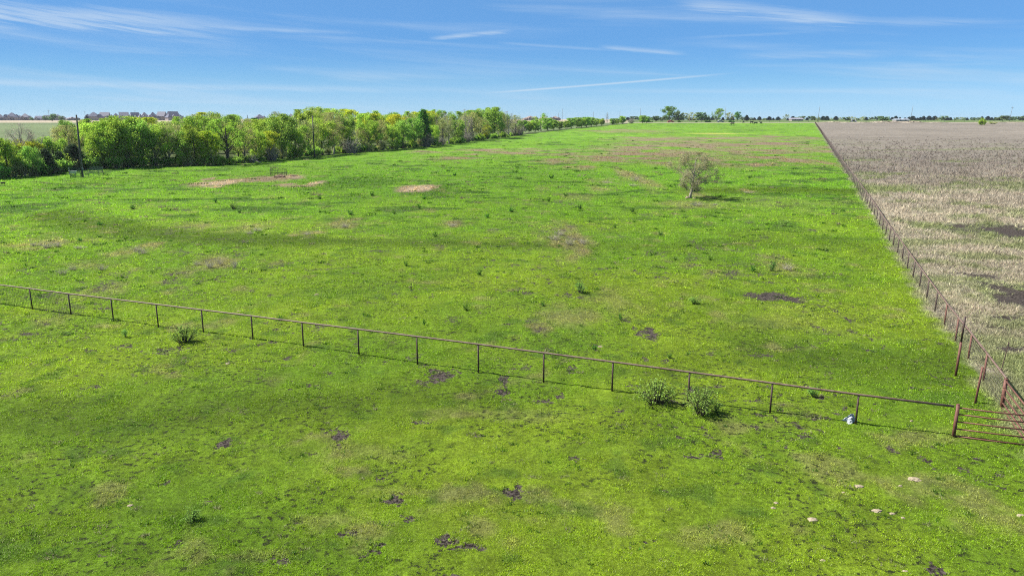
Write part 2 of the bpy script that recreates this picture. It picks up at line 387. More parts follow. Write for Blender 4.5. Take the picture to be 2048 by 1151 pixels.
def ground_material():
    m=bpy.data.materials.new('pasture_ground'); m.use_nodes=True; nt=m.node_tree; N=nt.nodes; L=nt.links
    b=N['Principled BSDF']; b.inputs['Roughness'].default_value=.95; b.inputs['Specular IOR Level'].default_value=.1
    geo=N.new('ShaderNodeNewGeometry')
    col=N.new('ShaderNodeAttribute'); col.attribute_name='turf'
    mud=N.new('ShaderNodeAttribute'); mud.attribute_name='mud'
    def noise(s,det,ro,vec=None):
        n=N.new('ShaderNodeTexNoise'); n.inputs['Scale'].default_value=s; n.inputs['Detail'].default_value=det; n.inputs['Roughness'].default_value=ro
        L.new(vec or geo.outputs['Position'],n.inputs['Vector']); return n
    def mr(src,a,b_,c,d):
        r=N.new('ShaderNodeMapRange'); r.inputs['From Min'].default_value=a; r.inputs['From Max'].default_value=b_; r.inputs['To Min'].default_value=c; r.inputs['To Max'].default_value=d
        L.new(src,r.inputs['Value']); return r.outputs['Result']
    fine=noise(9,6,.75); coarse=noise(1.1,5,.7); mid=noise(.28,6,.75)
    f1=mr(fine.outputs['Fac'],.3,.72,.25,1.6); f2=mr(coarse.outputs['Fac'],.3,.7,.65,1.28); f3=mr(mid.outputs['Fac'],.3,.7,.8,1.2)
    def mul(a,b_):
        q=N.new('ShaderNodeMath'); q.operation='MULTIPLY'; L.new(a,q.inputs[0]); L.new(b_,q.inputs[1]); return q.outputs[0]
    v=mul(mul(f1,f2),f3)
    sc1=N.new('ShaderNodeVectorMath'); sc1.operation='SCALE'; L.new(col.outputs['Vector'],sc1.inputs[0]); L.new(v,sc1.inputs['Scale'])
    ch=N.new('ShaderNodeAttribute'); ch.attribute_name='churn_shade'
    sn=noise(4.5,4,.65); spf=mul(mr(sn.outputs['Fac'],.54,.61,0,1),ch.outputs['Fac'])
    mxs=N.new('ShaderNodeMix'); mxs.data_type='RGBA'; L.new(spf,mxs.inputs['Factor']); L.new(sc1.outputs['Vector'],mxs.inputs['A']); mxs.inputs['B'].default_value=(.022,.028,.010,1)  # dark specks painted into the colour as shade in turf hollows
    # mud edge broken with noise
    add=N.new('ShaderNodeMath'); add.operation='ADD'; L.new(mud.outputs['Fac'],add.inputs[0])
    mn=noise(5,5,.7); L.new(mr(mn.outputs['Fac'],.3,.7,-.55,.5),add.inputs[1])
    mm=mr(add.outputs[0],.42,.58,0,1)
    mr2=N.new('ShaderNodeValToRGB'); mr2.color_ramp.elements[0].color=(.014,.011,.010,1); mr2.color_ramp.elements[1].color=(.15,.125,.108,1)
    mr2.color_ramp.elements[0].position=.42; mr2.color_ramp.elements[1].position=.70
    L.new(fine.outputs['Fac'],mr2.inputs['Fac'])
    mx=N.new('ShaderNodeMix'); mx.data_type='RGBA'; L.new(mm,mx.inputs['Factor'])
    L.new(mxs.outputs['Result'],mx.inputs['A']); L.new(mr2.outputs['Color'],mx.inputs['B'])
    L.new(mx.outputs['Result'],b.inputs['Base Color'])
    bp=N.new('ShaderNodeBump'); bp.inputs['Strength'].default_value=.8; bp.inputs['Distance'].default_value=.10
    hh=N.new('ShaderNodeMath'); hh.operation='ADD'; L.new(fine.outputs['Fac'],hh.inputs[0]); L.new(mul(coarse.outputs['Fac'],coarse.outputs['Fac']),hh.inputs[1])
    L.new(hh.outputs[0],bp.inputs['Height']); L.new(bp.outputs['Normal'],b.inputs['Normal'])
    return m
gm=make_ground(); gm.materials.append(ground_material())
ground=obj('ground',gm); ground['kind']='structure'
# ------------------------------------------------------------------ grass
def blades(name,P,rad,hgt,nb,col,wid,lean,rng,m):
    """P (n,3) tuft centres; nb triangles per tuft"""
    n=len(P)
    Pn=np.repeat(P,nb,0); r=np.repeat(rad,nb); h=np.repeat(hgt,nb)*rng.uniform(.55,1.15,n*nb); c=np.repeat(col*(1+rng.uniform(-.5,.38,(n,1))*np.clip(1.25-P[:,1:2]/160,.45,1)),nb,0)*rng.uniform(.7,1.4,(n*nb,1)); pale=rng.uniform(0,1,n*nb)<.13*np.repeat(np.clip((110-Pn[::nb,1])/70,0.1,1),nb); c[pale]=c[pale]*.35+np.array([.40,.44,.20])*.9; w=np.repeat(wid,nb)
    a=rng.uniform(0,2*np.pi,n*nb); rr=r*np.sqrt(rng.uniform(0,1,n*nb))
    base=Pn+np.stack([np.cos(a)*rr,np.sin(a)*rr,np.full(n*nb,-.02)],-1)
    b=rng.uniform(0,2*np.pi,n*nb); side=np.stack([np.cos(b)*w,np.sin(b)*w,np.zeros(n*nb)],-1)
    l=rng.normal(0,lean,(n*nb,2))*h[:,None]
    tip=base+np.stack([l[:,0]+np.cos(a)*h*.25,l[:,1]+np.sin(a)*h*.25,h],-1)
    V=np.stack([base-side,base+side,tip],1).reshape(-1,3)
    me=bpy.data.meshes.new(name); nf=n*nb
    me.vertices.add(nf*3); me.vertices.foreach_set('co',V.astype(np.float32).ravel())
    me.loops.add(nf*3); me.loops.foreach_set('vertex_index',np.arange(nf*3,dtype=np.int32))
    me.polygons.add(nf); me.polygons.foreach_set('loop_start',(np.arange(nf)*3).astype(np.int32))
    me.update(calc_edges=False)
    at_=me.attributes.new('tint','FLOAT_VECTOR','FACE'); at_.data.foreach_set('vector',c.astype(np.float32).ravel())
    me.materials.append(m); return me
rng=np.random.default_rng(3)
grassmat=leafmat('grass_blades',(1,1,1),.45,0,0)
NG=400000
gx=rng.uniform(-120,2170,NG); gy=rng.uniform(272,1215,NG)
gx=np.append(gx,rng.uniform(-900,2950,50000)); gy=np.append(gy,rng.uniform(330,1500,50000))
X,Y=hit(gx,gy)
Y=Y+rng.normal(0,1,len(Y))*Y*.003
Z=terrain(X,Y)
col,mud,dry,lush,rf,shade_specks=fields(X,Y)
dist=np.hypot(X,Y)
keep=(mud+.16*shade_specks+rng.normal(0,.22,len(X))<.40)&(rng.uniform(0,1,len(X))>ss(170,330,Y))
X,Y,Z,col,dry,lush,rf,dist=[q[keep] for q in (X,Y,Z,col,dry,lush,rf,dist)]
Z=Z+(fbm(X,Y,.45,71,2)-.5)*.07*(1-ss(40,90,dist))
s=np.clip(dist/45,.55,3.2)
tall=1+.9*lush+.5*dry*(1-rf)+1.5*rf
clump=.75+.55*ss(.35,.75,fbm(X,Y,.8,81,2))
h=.080*s**.80*tall*clump*rng.uniform(.6,1.3,len(X))
# scattered dark leafy clumps and coarse tussocks in the sward
ncl=1500; cx=rng.uniform(-150,1950,ncl); cy=268+rng.uniform(0,1,ncl)**1.5*860
CX,CY=hit(cx,cy); ok=(sideB(CX,CY)<-2)&(CY<300)&(CY<np.interp(CX/(CY*CP+(H-2)*SP)*F+1024,WX,WY)*.98); CX=CX[ok]; CY=CY[ok]; m_=9
cr_=np.repeat(rng.uniform(.10,.34,len(CX))*np.clip(CY/70,.6,1.8),m_)
tx=np.repeat(CX,m_)+rng.normal(0,1,len(CX)*m_)*cr_; ty=np.repeat(CY,m_)+rng.normal(0,1,len(CX)*m_)*cr_*.8
tone=np.repeat(rng.uniform(0,1,len(CX)),m_)
tcol=np.where(tone[:,None]<.75,np.array([.042,.100,.012]),np.array([.17,.16,.09]))*rng.uniform(.7,1.3,(len(tx),1))
hcl=np.repeat(rng.uniform(.8,1.9,len(CX)),m_)
print('tufts',len(X))
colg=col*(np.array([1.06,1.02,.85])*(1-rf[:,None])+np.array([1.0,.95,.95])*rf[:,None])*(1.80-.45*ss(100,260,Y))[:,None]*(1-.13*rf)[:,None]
def cat_(a,b): return np.concatenate([a,b])
ds=np.hypot(tx,ty)
colg=cat_(colg,tcol*1.6); h=cat_(h,.10*hcl*np.clip(ds/60,.7,2.2)); s=cat_(s,np.clip(ds/45,.55,3.2)); X=cat_(X,tx); Y=cat_(Y,ty); Z=cat_(Z,terrain(tx,ty)); rf=cat_(rf,np.zeros(len(tx)))
L_=rf<.5
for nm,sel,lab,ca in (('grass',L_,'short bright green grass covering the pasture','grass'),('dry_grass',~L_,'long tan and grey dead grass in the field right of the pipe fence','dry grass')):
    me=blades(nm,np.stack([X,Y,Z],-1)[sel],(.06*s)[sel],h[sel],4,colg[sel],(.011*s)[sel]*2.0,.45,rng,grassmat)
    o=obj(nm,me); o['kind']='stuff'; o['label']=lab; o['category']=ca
# ------------------------------------------------------------------ sky and sun
SUN_AZ=-78.0; SUN_EL=50.0      # degrees left of the view direction, elevation
def make_world():
    w=bpy.data.worlds.new('World'); sc.world=w; w.use_nodes=True; nt=w.node_tree; N=nt.nodes; L=nt.links
    bg=N['Background']
    sky=N.new('ShaderNodeTexSky'); sky.sky_type='NISHITA'; sky.sun_disc=False
    sky.sun_elevation=R(SUN_EL); sky.sun_rotation=R(SUN_AZ)
    sky.altitude=200; sky.air_density=1.0; sky.dust_density=.2; sky.ozone_density=3.0
    tc=N.new('ShaderNodeTexCoord'); sep=N.new('ShaderNodeSeparateXYZ'); L.new(tc.outputs['Generated'],sep.inputs[0])
    def M(op,a,b=None,c=None,clamp=False):
        n=N.new('ShaderNodeMath'); n.operation=op; n.use_clamp=clamp
        for i,v in enumerate((a,b,c)):
            if v is None: continue
            if isinstance(v,(int,float)): n.inputs[i].default_value=v
            else: L.new(v,n.inputs[i])
        return n.outputs[0]
    x,y,z=sep.outputs
    yy=M('MAXIMUM',y,.05); u=M('DIVIDE',x,yy); hz=M('SQRT',M('ADD',M('MULTIPLY',x,x),M('MULTIPLY',y,y))); v=M('DIVIDE',z,M('MAXIMUM',hz,.02))
    # tint of the air by elevation
    ramp=N.new('ShaderNodeValToRGB'); cr=ramp.color_ramp
    cr.elements[0].position=0; cr.elements[0].color=TINT[0][1]; cr.elements[1].position=TINT[-1][0]; cr.elements[1].color=TINT[-1][1]
    for p,c in TINT[1:-1]:
        e=cr.elements.new(p); e.color=c
    L.new(z,ramp.inputs['Fac'])
    t2=N.new('ShaderNodeVectorMath'); t2.operation='SCALE'; L.new(ramp.outputs['Color'],t2.inputs[0])
    sidek=N.new('ShaderNodeMapRange'); sidek.inputs['From Min'].default_value=-.75; sidek.inputs['From Max'].default_value=.3; sidek.inputs['To Min'].default_value=1.5; sidek.inputs['To Max'].default_value=2.0
    L.new(u,sidek.inputs['Value']); L.new(sidek.outputs['Result'],t2.inputs['Scale'])
    mul=N.new('ShaderNodeMix'); mul.data_type='RGBA'; mul.blend_type='MULTIPLY'; mul.inputs['Factor'].default_value=1
    L.new(sky.outputs['Color'],mul.inputs['A']); L.new(t2.outputs['Vector'],mul.inputs['B'])
    # high thin cloud: soft veil + fibres, in (azimuth, elevation)
    comb=N.new('ShaderNodeCombineXYZ'); L.new(M('MULTIPLY',M('ADD',u,M('MULTIPLY',v,1.2)),2.2),comb.inputs[0]); L.new(M('MULTIPLY',M('ADD',v,M('MULTIPLY',u,.045)),42),comb.inputs[1])
    nz=N.new('ShaderNodeTexNoise'); nz.inputs['Scale'].default_value=1; nz.inputs['Detail'].default_value=7; nz.inputs['Roughness'].default_value=.55; nz.inputs['Distortion'].default_value=.4
    L.new(comb.outputs[0],nz.inputs['Vector'])
    comb2=N.new('ShaderNodeCombineXYZ'); L.new(M('MULTIPLY',u,9),comb2.inputs[0]); L.new(M('MULTIPLY',M('ADD',v,M('MULTIPLY',u,.10)),230),comb2.inputs[1])
    nf=N.new('ShaderNodeTexNoise'); nf.inputs['Scale'].default_value=1; nf.inputs['Detail'].default_value=6; nf.inputs['Roughness'].default_value=.6
    L.new(comb2.outputs[0],nf.inputs['Vector'])
    def mr(s,a,b_,c=0,d=1):
        r=N.new('ShaderNodeMapRange'); r.interpolation_type='SMOOTHSTEP'
        r.inputs['From Min'].default_value=a; r.inputs['From Max'].default_value=b_; r.inputs['To Min'].default_value=c; r.inputs['To Max'].default_value=d
        L.new(s,r.inputs['Value']); return r.outputs['Result']
    veil=M('MULTIPLY',mr(nz.outputs['Fac'],.45,.85),M('ADD',.30,M('MULTIPLY',nf.outputs['Fac'],.35)))
    tot=veil
    def uv(px,py):
        d=ray(px,py); return d[0]/d[1], d[2]/math.hypot(d[0],d[1])
    # thin streaks of cirrus and one condensation trail: (x1,y1,x2,y2, half width px, strength, fibre)
    for (x1,y1,x2,y2,hw,k,fib) in STREAKS:
        u1,v1=uv(x1,y1); u2,v2=uv(x2,y2); a=(v2-v1)/(u2-u1)
        t=M('DIVIDE',M('SUBTRACT',u,u1),u2-u1)
        lin=M('ADD',M('MULTIPLY',M('SUBTRACT',u,u1),a),v1)
        off=M('SUBTRACT',v,lin)
        if fib: off=M('ADD',off,M('MULTIPLY',M('SUBTRACT',nf.outputs['Fac'],.5),hw/F*2.6*fib)); 
        wv=hw/F
        prof=mr(M('ABSOLUTE',off),0,wv,1,0)
        ends=M('MULTIPLY',mr(t,0,.22),mr(t,.65,1.0,1,0))
        s_=M('MULTIPLY',M('MULTIPLY',prof,ends),k)
        if fib: s_=M('MULTIPLY',s_,mr(nf.outputs['Fac'],.25,.65,.35,1))
        s_=M('MULTIPLY',s_,mr(y,.0,.2))
        tot=M('ADD',tot,s_)
    tot=M('MINIMUM',tot,.85)
    tot=M('MULTIPLY',tot,mr(z,-.002,.02))
    mix=N.new('ShaderNodeMix'); mix.data_type='RGBA'; L.new(tot,mix.inputs['Factor'])
    L.new(mul.outputs['Result'],mix.inputs['A']); mix.inputs['B'].default_value=CLOUDCOL
    L.new(mix.outputs['Result'],bg.inputs['Color']); bg.inputs['Strength'].default_value=SKYK
    sd=bpy.data.lights.new('sun','SUN'); so=bpy.data.objects.new('sun',sd); sc.collection.objects.link(so)
    sd.energy=4.6; sd.angle=R(.53); sd.color=(1,.955,.87)
    az=R(SUN_AZ); el=R(SUN_EL)
    d=Vector((math.sin(az)*math.cos(el),math.cos(az)*math.cos(el),math.sin(el)))
    so.rotation_euler=(-d).to_track_quat('-Z','Y').to_euler(); so.location=(-60,20,80)
TINT=[(0.0039, (0.3, 0.505, 0.888, 1)), (0.0247, (0.261, 0.433, 0.744, 1)), (0.0504, (0.217, 0.383, 0.632, 1)), (0.0756, (0.191, 0.349, 0.584, 1)), (0.1004, (0.19, 0.344, 0.562, 1)), (0.1474, (0.235, 0.386, 0.563, 1)), (0.45, (0.5, 0.5, 0.5, 1))]
CLOUDCOL=(5.6,6.6,7.6,1); SKYK=.0532
STREAKS=[(950,188,1500,143,3.0,.55,0),(850,78,1040,60,6,.45,.5),(1190,93,1390,109,6,.40,.6),(-400,-20,560,66,24,.50,1.0),(1330,2,1760,44,15,.42,1.0),
(-200,158,1000,181,9,.30,.3),(330,50,760,66,5,.22,.6),(980,84,1260,102,4,.2,.5),(1450,112,1830,104,9,.22,.8),(1560,40,2050,44,10,.22,.8),(1360,76,1660,62,4,.15,.5),(1100,180,2100,182,7,.18,.3),(60,60,-100,44,6,.2,.5),(1380,-10,1000,-20,12,.3,.6),(600,150,1150,140,22,.12,.3)]
make_world()
sc.view_settings.view_transform='Standard'; sc.view_settings.look='None'; sc.view_settings.exposure=1.15; sc.view_settings.gamma=1
sc.cycles.use_denoising=False; sc.cycles.filter_width=1.1
sc.cycles.max_bounces=5; sc.cycles.diffuse_bounces=2; sc.cycles.transparent_max_bounces=6; sc.cycles.caustics_reflective=False; sc.cycles.caustics_refractive=False
# ------------------------------------------------------------------ materials for things
M_rust=mat('rusty_pipe',(.105,.036,.026),.65,.4,noise=(7,(.19,.09,.066),.35,.7),bump=.3)
M_railtop=mat('weathered_rail',(.085,.045,.035),.6,.4,noise=(4,(.21,.15,.12),.3,.7),bump=.3)
M_dkpipe=mat('dark_pipe',(.045,.028,.025),.6,.4,noise=(6,(.11,.06,.045),.4,.75),bump=.3)
M_wire=mat('galvanised_wire',(.03,.035,.03),.6,.4)
M_wireR=mat('old_wire',(.13,.11,.10),.6,.4)
M_pole=mat('weathered_pole_wood',(.05,.052,.05),.85,.2,noise=(2.5,(.12,.115,.105),.3,.7),bump=.4)
M_polel=mat('grey_pole_wood',(.13,.12,.11),.85,.2,noise=(2.5,(.2,.19,.17),.3,.7),bump=.4)
M_cond=mat('grey_conduit',(.19,.2,.2),.5,.5)
M_green=mat('green_painted_pipe',(.02,.07,.05),.5,.5,noise=(5,(.03,.07,.05),.4,.7))
M_white=mat('white_plastic',(.75,.76,.78),.5,.5,noise=(9,(.55,.56,.6),.45,.7))
M_stone=mat('pale_limestone',(.36,.30,.21),.9,.2,noise=(14,(.20,.17,.12),.35,.75),bump=.6)
M_black=mat('black_hide',(.008,.008,.009),.7,.3,noise=(6,(.02,.018,.018),.3,.7))
M_bark=mat('tree_bark',(.075,.062,.05),.9,.2,noise=(4,(.16,.14,.12),.35,.7),bump=.6)
M_barkg=mat('silver_bark',(.34,.31,.28),.9,.2,noise=(4,(.18,.16,.14),.4,.7),bump=.6)
M_barkd=mat('dark_bark',(.04,.032,.028),.9,.2,noise=(4,(.09,.075,.065),.35,.7),bump=.6)
L_fresh=leafmat('fresh_leaves',(.350,.530,.065),.55,.18,.012)
L_yellow=leafmat('yellow_green_leaves',(.480,.570,.045),.55,.16,.02)
L_mid=leafmat('mid_green_leaves',(.270,.460,.075),.55,.18,.012)
L_olive=leafmat('olive_buds',(.400,.450,.150),.5,.15,.02)
L_cedar=leafmat('cedar_needles',(.065,.100,.045),.25,.2,.02)
L_grey=leafmat('grey_twig_buds',(.42,.40,.32),.4,.15,.02)
L_dark=leafmat('deep_green_leaves',(.120,.270,.040),.45,.18,.02)
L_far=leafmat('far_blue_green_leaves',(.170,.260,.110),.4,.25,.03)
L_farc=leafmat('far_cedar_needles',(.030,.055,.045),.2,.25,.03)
L_weed=leafmat('weed_leaves',(.300,.500,.110),.55,.15,.02)
L_lone=leafmat("sparse_spring_leaves",(.42,.41,.21),.5,0,0)
# ------------------------------------------------------------------ front pipe fence
POSTX=[65,142,227,317,407,506,607,718,835,957,1087,1224,1376,1540,1711]
RAIL=[(-120,553.5),(-40,564),(0,569.5),(60,577),(140,587.5),(224,597.5),(315,608.5),(405,619.5),(504,631.5),(605,644.5),(717,658),(834,672.5),(957,688),(1086,705),(1224,723),(1375,743),(1540,765),(1713,788),(1908,812)]
def seg_cyl(mb,a,b,r,n=8): mb.tube([a,b],r,n)
ff=thing('pipe_fence','rusty single-rail pipe fence running across the near pasture','fence',A0)
org=Vector(A0)
pr=[plane_hit(x,y,A0,A1)-org for x,y in RAIL]
post_px=[-115,-20]+POSTX
mb=MB(); mb.tube(pr,.046,10); build('top_rail',mb,M_railtop,ff,smooth=True)
def rail_z(P):   # rail height above a plan point
    best=None
    for p,q in zip(pr[:-1],pr[1:]):
        d=Vector((q.x-p.x,q.y-p.y)); t=((P.x-org.x-p.x)*d.x+(P.y-org.y-p.y)*d.y)/d.length_squared
        if -.001<=t<=1.001: best=p.z+(q.z-p.z)*t
    return best if best is not None else pr[-1].z
posts=[line_at(x,A0,A1) for x in post_px]
for P in posts:
    mb=MB(); top=rail_z(P); mb.tube([(0,0,-.2),(0,0,top-(P.z-org.z)-.02)],.041,8)
    build('post',mb,M_dkpipe,ff,(P-org),True)
# woven wire on the left end panels
mb=MB()
E=[line_at(x,A0,A1)-org for x in (-115,-20,65,142,168)]
tot=(E[-1]-E[0]).length; n=int(tot/.15)
def lerp(a,b,t): return a+(b-a)*t
for k in range(n+1):
    t=k/n; P=lerp(E[0],E[-1],t); g=float(terrain(P.x+org.x,P.y+org.y))-org.z
    hmax=1.17 if t<.93 else 1.17*(1-(t-.93)*9)
    mb.tube([(P.x,P.y,g),(P.x,P.y,g+max(hmax,.3))],.0065,3,False)
for h in (.03,.17,.31,.45,.6,.75,.9,1.05,1.17):
    pts=[]
    for k in range(13):
        t=k/12*.97; P=lerp(E[0],E[-1],t); g=float(terrain(P.x+org.x,P.y+org.y))-org.z; pts.append((P.x,P.y,g+h))
    mb.tube(pts,.0038,3,False)
build('wire_mesh',mb,M_wire,ff)
# ------------------------------------------------------------------ five rail end section + corner
GP=A1.copy()
er=thing('corral_rails','five-rail rusty pipe panel between the end post and the fence corner','fence panel',GP)
cor=CORN.copy()
ztop=GP.z+1.22
mb=MB(); mb.tube([(0,0,-.3),(0,0,1.33)],.067,12); mb.tube([(0,0,1.33),(0,0,1.345)],[.07,.05],12); build('post',mb,M_rust,er,None,True)
dcg=cor-GP
for h in (1.20,.93,.63,.33,.03):
    mb=MB(); mb.tube([(0,0,h),Vector((dcg.x*.5,dcg.y*.5,dcg.z*.5+h-.015)),Vector((dcg.x,dcg.y,dcg.z+h))],.030,8); build('rail',mb,M_rust,er,None,True)
cp=thing('corner_post','thick rusty corner post where the two pipe fences meet','post',cor)
mb=MB(); mb.tube([(0,0,-.3),(0,0,1.36)],.07,12); build('pipe',mb,M_rust,cp,None,True)
mb=MB(); mb.tube([(0,0,1.36),(0,0,1.375)],[.074,.05],12); build('cap',mb,M_rust,cp,None,True)
sr=thing('corral_rails','sloping red-brown pipe panel on the right edge beside the dry field','fence panel',B0)
mb=MB(); mb.tube([(0,0,-.3),(0,0,1.30)],.075,12); mb.tube([(0,0,1.30),(0,0,1.33)],[.085,.07],12); build('post',mb,M_rust,sr,None,True)
for q in (.45,.7): 
    w=MB(); w.tube([(0,0,q*1.3),(0,0,q*1.3+.03)],.082,12); build('band',w,M_rust,sr,None,True)
dc=cor-B0
for h in (1.22,.88,.55,.24,.03):
    mb=MB(); mb.tube([(0,0,h),Vector((dc.x,dc.y,dc.z+h))],.032,8); build('rail',mb,M_rust,sr,None,True)
# ------------------------------------------------------------------ long right-hand fence
rf_=thing('pipe_fence','long rusty pipe and wire fence between the green pasture and the dry field','fence',B0)
LEN=(Vector((BF.x,BF.y,0))-Vector((B0.x,B0.y,0))).length
PSP=3.45; npst=int(LEN/PSP)
def rp(s,off=0):
    X=B0.x+dirB.x*s; Y=B0.y+dirB.y*s
    return Vector((X-B0.x,Y-B0.y,float(terrain(X,Y))-B0.z))
far=MB()
for i in range(1,npst+1):
    P=rp(i*PSP); h=1.33+random.uniform(-.02,.02)
    if i<=100:
        mb=MB(); mb.tube([(0,0,-.2),(random.uniform(-.01,.01),random.uniform(-.01,.01),h)],.050,7); build('post',mb,M_rust if i<5 else M_dkpipe,rf_,P,True)
    else: far.tube([P+Vector((0,0,-.2)),P+Vector((0,0,h))],.05,5)
o=build('post',far,M_dkpipe,rf_); o['kind']='stuff'
mb=MB(); mb.tube([rp(i*PSP)+Vector((0,0,1.34)) for i in range(0,npst+1)],.048,8); build('top_rail',mb,M_railtop,rf_,smooth=True)
mb=MB()
for h in (.04,.2,.36,.52,.68,.86,1.04,1.2):
    mb.tube([rp(i*PSP*.5)+Vector((-.03,0,h+random.uniform(-.012,.012))) for i in range(0,(npst)*2+1)],.005 ,3,False)
s_=0
while s_<75:
    P=rp(s_); mb.tube([P+Vector((-.03,0,.04)),P+Vector((-.03,0,1.2))],.0035,3,False); s_+=.3
while s_<320:
    P=rp(s_); mb.tube([P+Vector((-.03,0,.04)),P+Vector((-.03,0,1.2))],.010,3,False); s_+=.9
build('wire_mesh',mb,M_wireR,rf_)
# lone posts near the corner
P=gp(1911,752); t=thing('pipe_post','tall rusty pipe post standing alone in grass left of the right fence','post',P)
mb=MB(); mb.tube([(0,0,-.2),(.03,0,1.72)],.055,10); build('sleeve',mb,M_rust,t,None,True)
mb=MB(); mb.tube([(.03,0,1.70),(.05,0,2.98)],.045,10); build('pipe',mb,M_dkpipe,t,None,True)
P=gp(1950,806); t=tag(build('leaning_post',MB().tube([(0,0,-.2),(.10,.08,.8),(.20,.16,1.62)],.045,10),M_rust,None,P,True),'short rusty post leaning to the right just inside the fence corner','post')
P=gp(1996,748)+Vector((.35,.35,0)); T=P+Vector((.32,.25,1.35))
mb=MB(); mb.tube([(0,0,-.1),(.33,.2,1.45)],.022,6); mb.tube([(.30,.18,1.32),(.33,.2,1.45)],.03,6)
tag(build('steel_stake',mb,M_dkpipe,None,P),'thin dark steel stake leaning against the far side of the right fence','stake')
# ------------------------------------------------------------------ utility poles
def pole(name,px,pyb,pyt,label,r0=.16,Yd=None,arms=False,group=None,m=M_pole,conduit=False,topdx=0):
    B=gp(px,pyb) if Yd is None else at(px,Yd)
    k=pxm(B); h=(pyb-pyt)/k/ (1 if Yd is None else 1)
    if Yd is not None:
        ybase=575.5-F*(((B.z-H)*CP+B.y*SP)/(B.y*CP-(B.z-H)*SP)); h=(ybase-pyt)/k
    t=thing(name,label,'pole',B,0,group)
    dx=topdx/k
    mb=MB(); mb.tube([(0,0,-.5),(dx*.5,0,h*.5),(dx,0,h)],[r0,r0*.85,r0*.65],10); build('shaft',mb,m,t,None,True)
    if conduit:
        mb=MB(); mb.tube([(r0+.05,-.05,0),(r0+.04,-.05,h*.45)],.05,8); build('conduit',mb,M_cond,t,None,True)
        mb=MB(); mb.box(r0-.02,r0+.22,-.22,-.08,1.3,1.8); build('meter_box',mb,M_cond,t)
    if arms:
        mb=MB(); mb.box(dx-1.2,dx+1.2,-.06,.06,h-1.1,h-.95); build('crossarm',mb,m,t)
        for q in (-1.05,0,1.05): build('insulator',MB().tube([(dx+q,0,h-.95),(dx+q,0,h-.75)],.05,6),M_cond,t)
    return t
pole('utility_pole',165,354,233,'dark wooden pole with a pale conduit beside the green livestock pen',.20,conduit=True,topdx=4)
pole('utility_pole',629,315,233,'dark wooden pole at the edge of the wood right of the hay ring',.17,topdx=1)
pole('utility_pole',499,0,232,'thin pole rising behind the spreading limbs of the wood',.12,Yd=215)
for px,top,lab in ((1124,218,'road pole above the hedge nearest the wood'),(1117,226,'shorter thin pole above the hedge close to a taller one'),(1186,224,'thin pole above the middle of the hedge'),(1239,222,'thin pole at the right end of the hedge'),(1280,217,'thin pole left of the big round road tree'),
     (1449,215,'thin pole behind the grey car'),(1636,213,'leaning thin pole behind the far end of the long fence'),(1821,212,'leaning thin pole beside the white-roofed shed'),(2019,214,'rightmost thin pole above the dry field')):
    Yd=640 if px>1200 else 600
    lean=2.0 if px>1600 else 0
    pole('utility_pole',px-lean,0,top,lab,.15,Yd=Yd,arms=(px in (2019,)),group='poles along the far road',m=M_polel,topdx=lean)
for px,top,lab in ((101,220,'thin pole behind the distant hip-roofed houses on the far left'),(173,223,'thin pole between the two distant house groups'),(273,221,'thin pole in front of the distant row of houses'),(345,223,'thin pole near the right end of the distant house row')):
    pole('utility_pole',px,0,top,lab,.17,Yd=800,arms=True,group='poles by the distant houses',m=M_polel)
# ------------------------------------------------------------------ livestock pen, feeder, hay ring
def panel(p,q,h,label,rails=6,mids=1):
    a=gp(*p); b=gp(*q); d=b-a; t=thing('livestock_panel',label,'livestock panel',a,0,'green panels of the pole pen')
    mb=MB()
    for s in (0,1): mb.tube([(d.x*s,d.y*s,d.z*s-.05),(d.x*s,d.y*s,d.z*s+h)],.045,6)
    build('end_post',mb,M_green,t)
    mb=MB()
    for i in range(rails): z=.18+(h-.22)*i/(rails-1); mb.tube([(0,0,z),(d.x,d.y,d.z+z)],.028,5)
    build('rail',mb,M_green,t)
    for k in range(mids):
        s=(k+1)/(mids+1); build('brace',MB().tube([(d.x*s,d.y*s,d.z*s+.1),(d.x*s,d.y*s,d.z*s+h-.05)],.03,5),M_green,t)
panel((141,356),(162,355),1.35,'green pipe panel left of the pole, nearest the camera')
panel((167,354.8),(207,351),1.45,'green pipe panel right of the pole, nearest the camera',6,3)
panel((139,348.5),(160,347.5),1.25,'green pipe panel at the back left of the pen')
panel((180,347),(206,346),1.3,'green pipe panel at the back right of the pen',6,2)
panel((141,356),(139,348.5),1.3,'green pipe panel closing the left end of the pen',6,0)
panel((207,351),(206,346),1.3,'green pipe panel closing the right end of the pen',6,0)
P=gp(147,352); t=thing('feed_trough','white feed trough standing in the pen left of the pole','trough',P)
mb=MB(); v=[(-.65,-.25,.95),(.65,-.25,.95),(.65,.25,.95),(-.65,.25,.95),(-.4,-.15,.5),(.4,-.15,.5),(.4,.15,.5),(-.4,.15,.5)]
mb.add(v,[(0,1,5,4),(1,2,6,5),(2,3,7,6),(3,0,4,7),(4,5,6,7)]); mb.tube([(-.65,-.25,.96),(.65,-.25,.96),(.65,.25,.96),(-.65,.25,.96),(-.65,-.25,.96)],.03,5); build('tub',mb,M_white,t)
for sx in (-1,1):
    for sy in (-1,1): build('leg',MB().tube([(sx*.35,sy*.13,.52),(sx*.45,sy*.2,0)],.03,5),M_cond,t)
P=gp(557,351); t=thing('hay_ring','round dark steel hay ring standing on trampled brown hay','hay ring',P)
for z in (.45,1.25): 
    mb=MB(); mb.tube([(1.5*math.cos(a),1.5*math.sin(a),z) for a in [2*math.pi*i/24 for i in range(25)]],.022,5); build('hoop',mb,M_dkpipe,t)
for i in range(14):
    a=2*math.pi*i/14; build('bar',MB().tube([(1.5*math.cos(a),1.5*math.sin(a),0),(1.5*math.cos(a),1.5*math.sin(a),1.27)],.03,5),M_dkpipe,t)
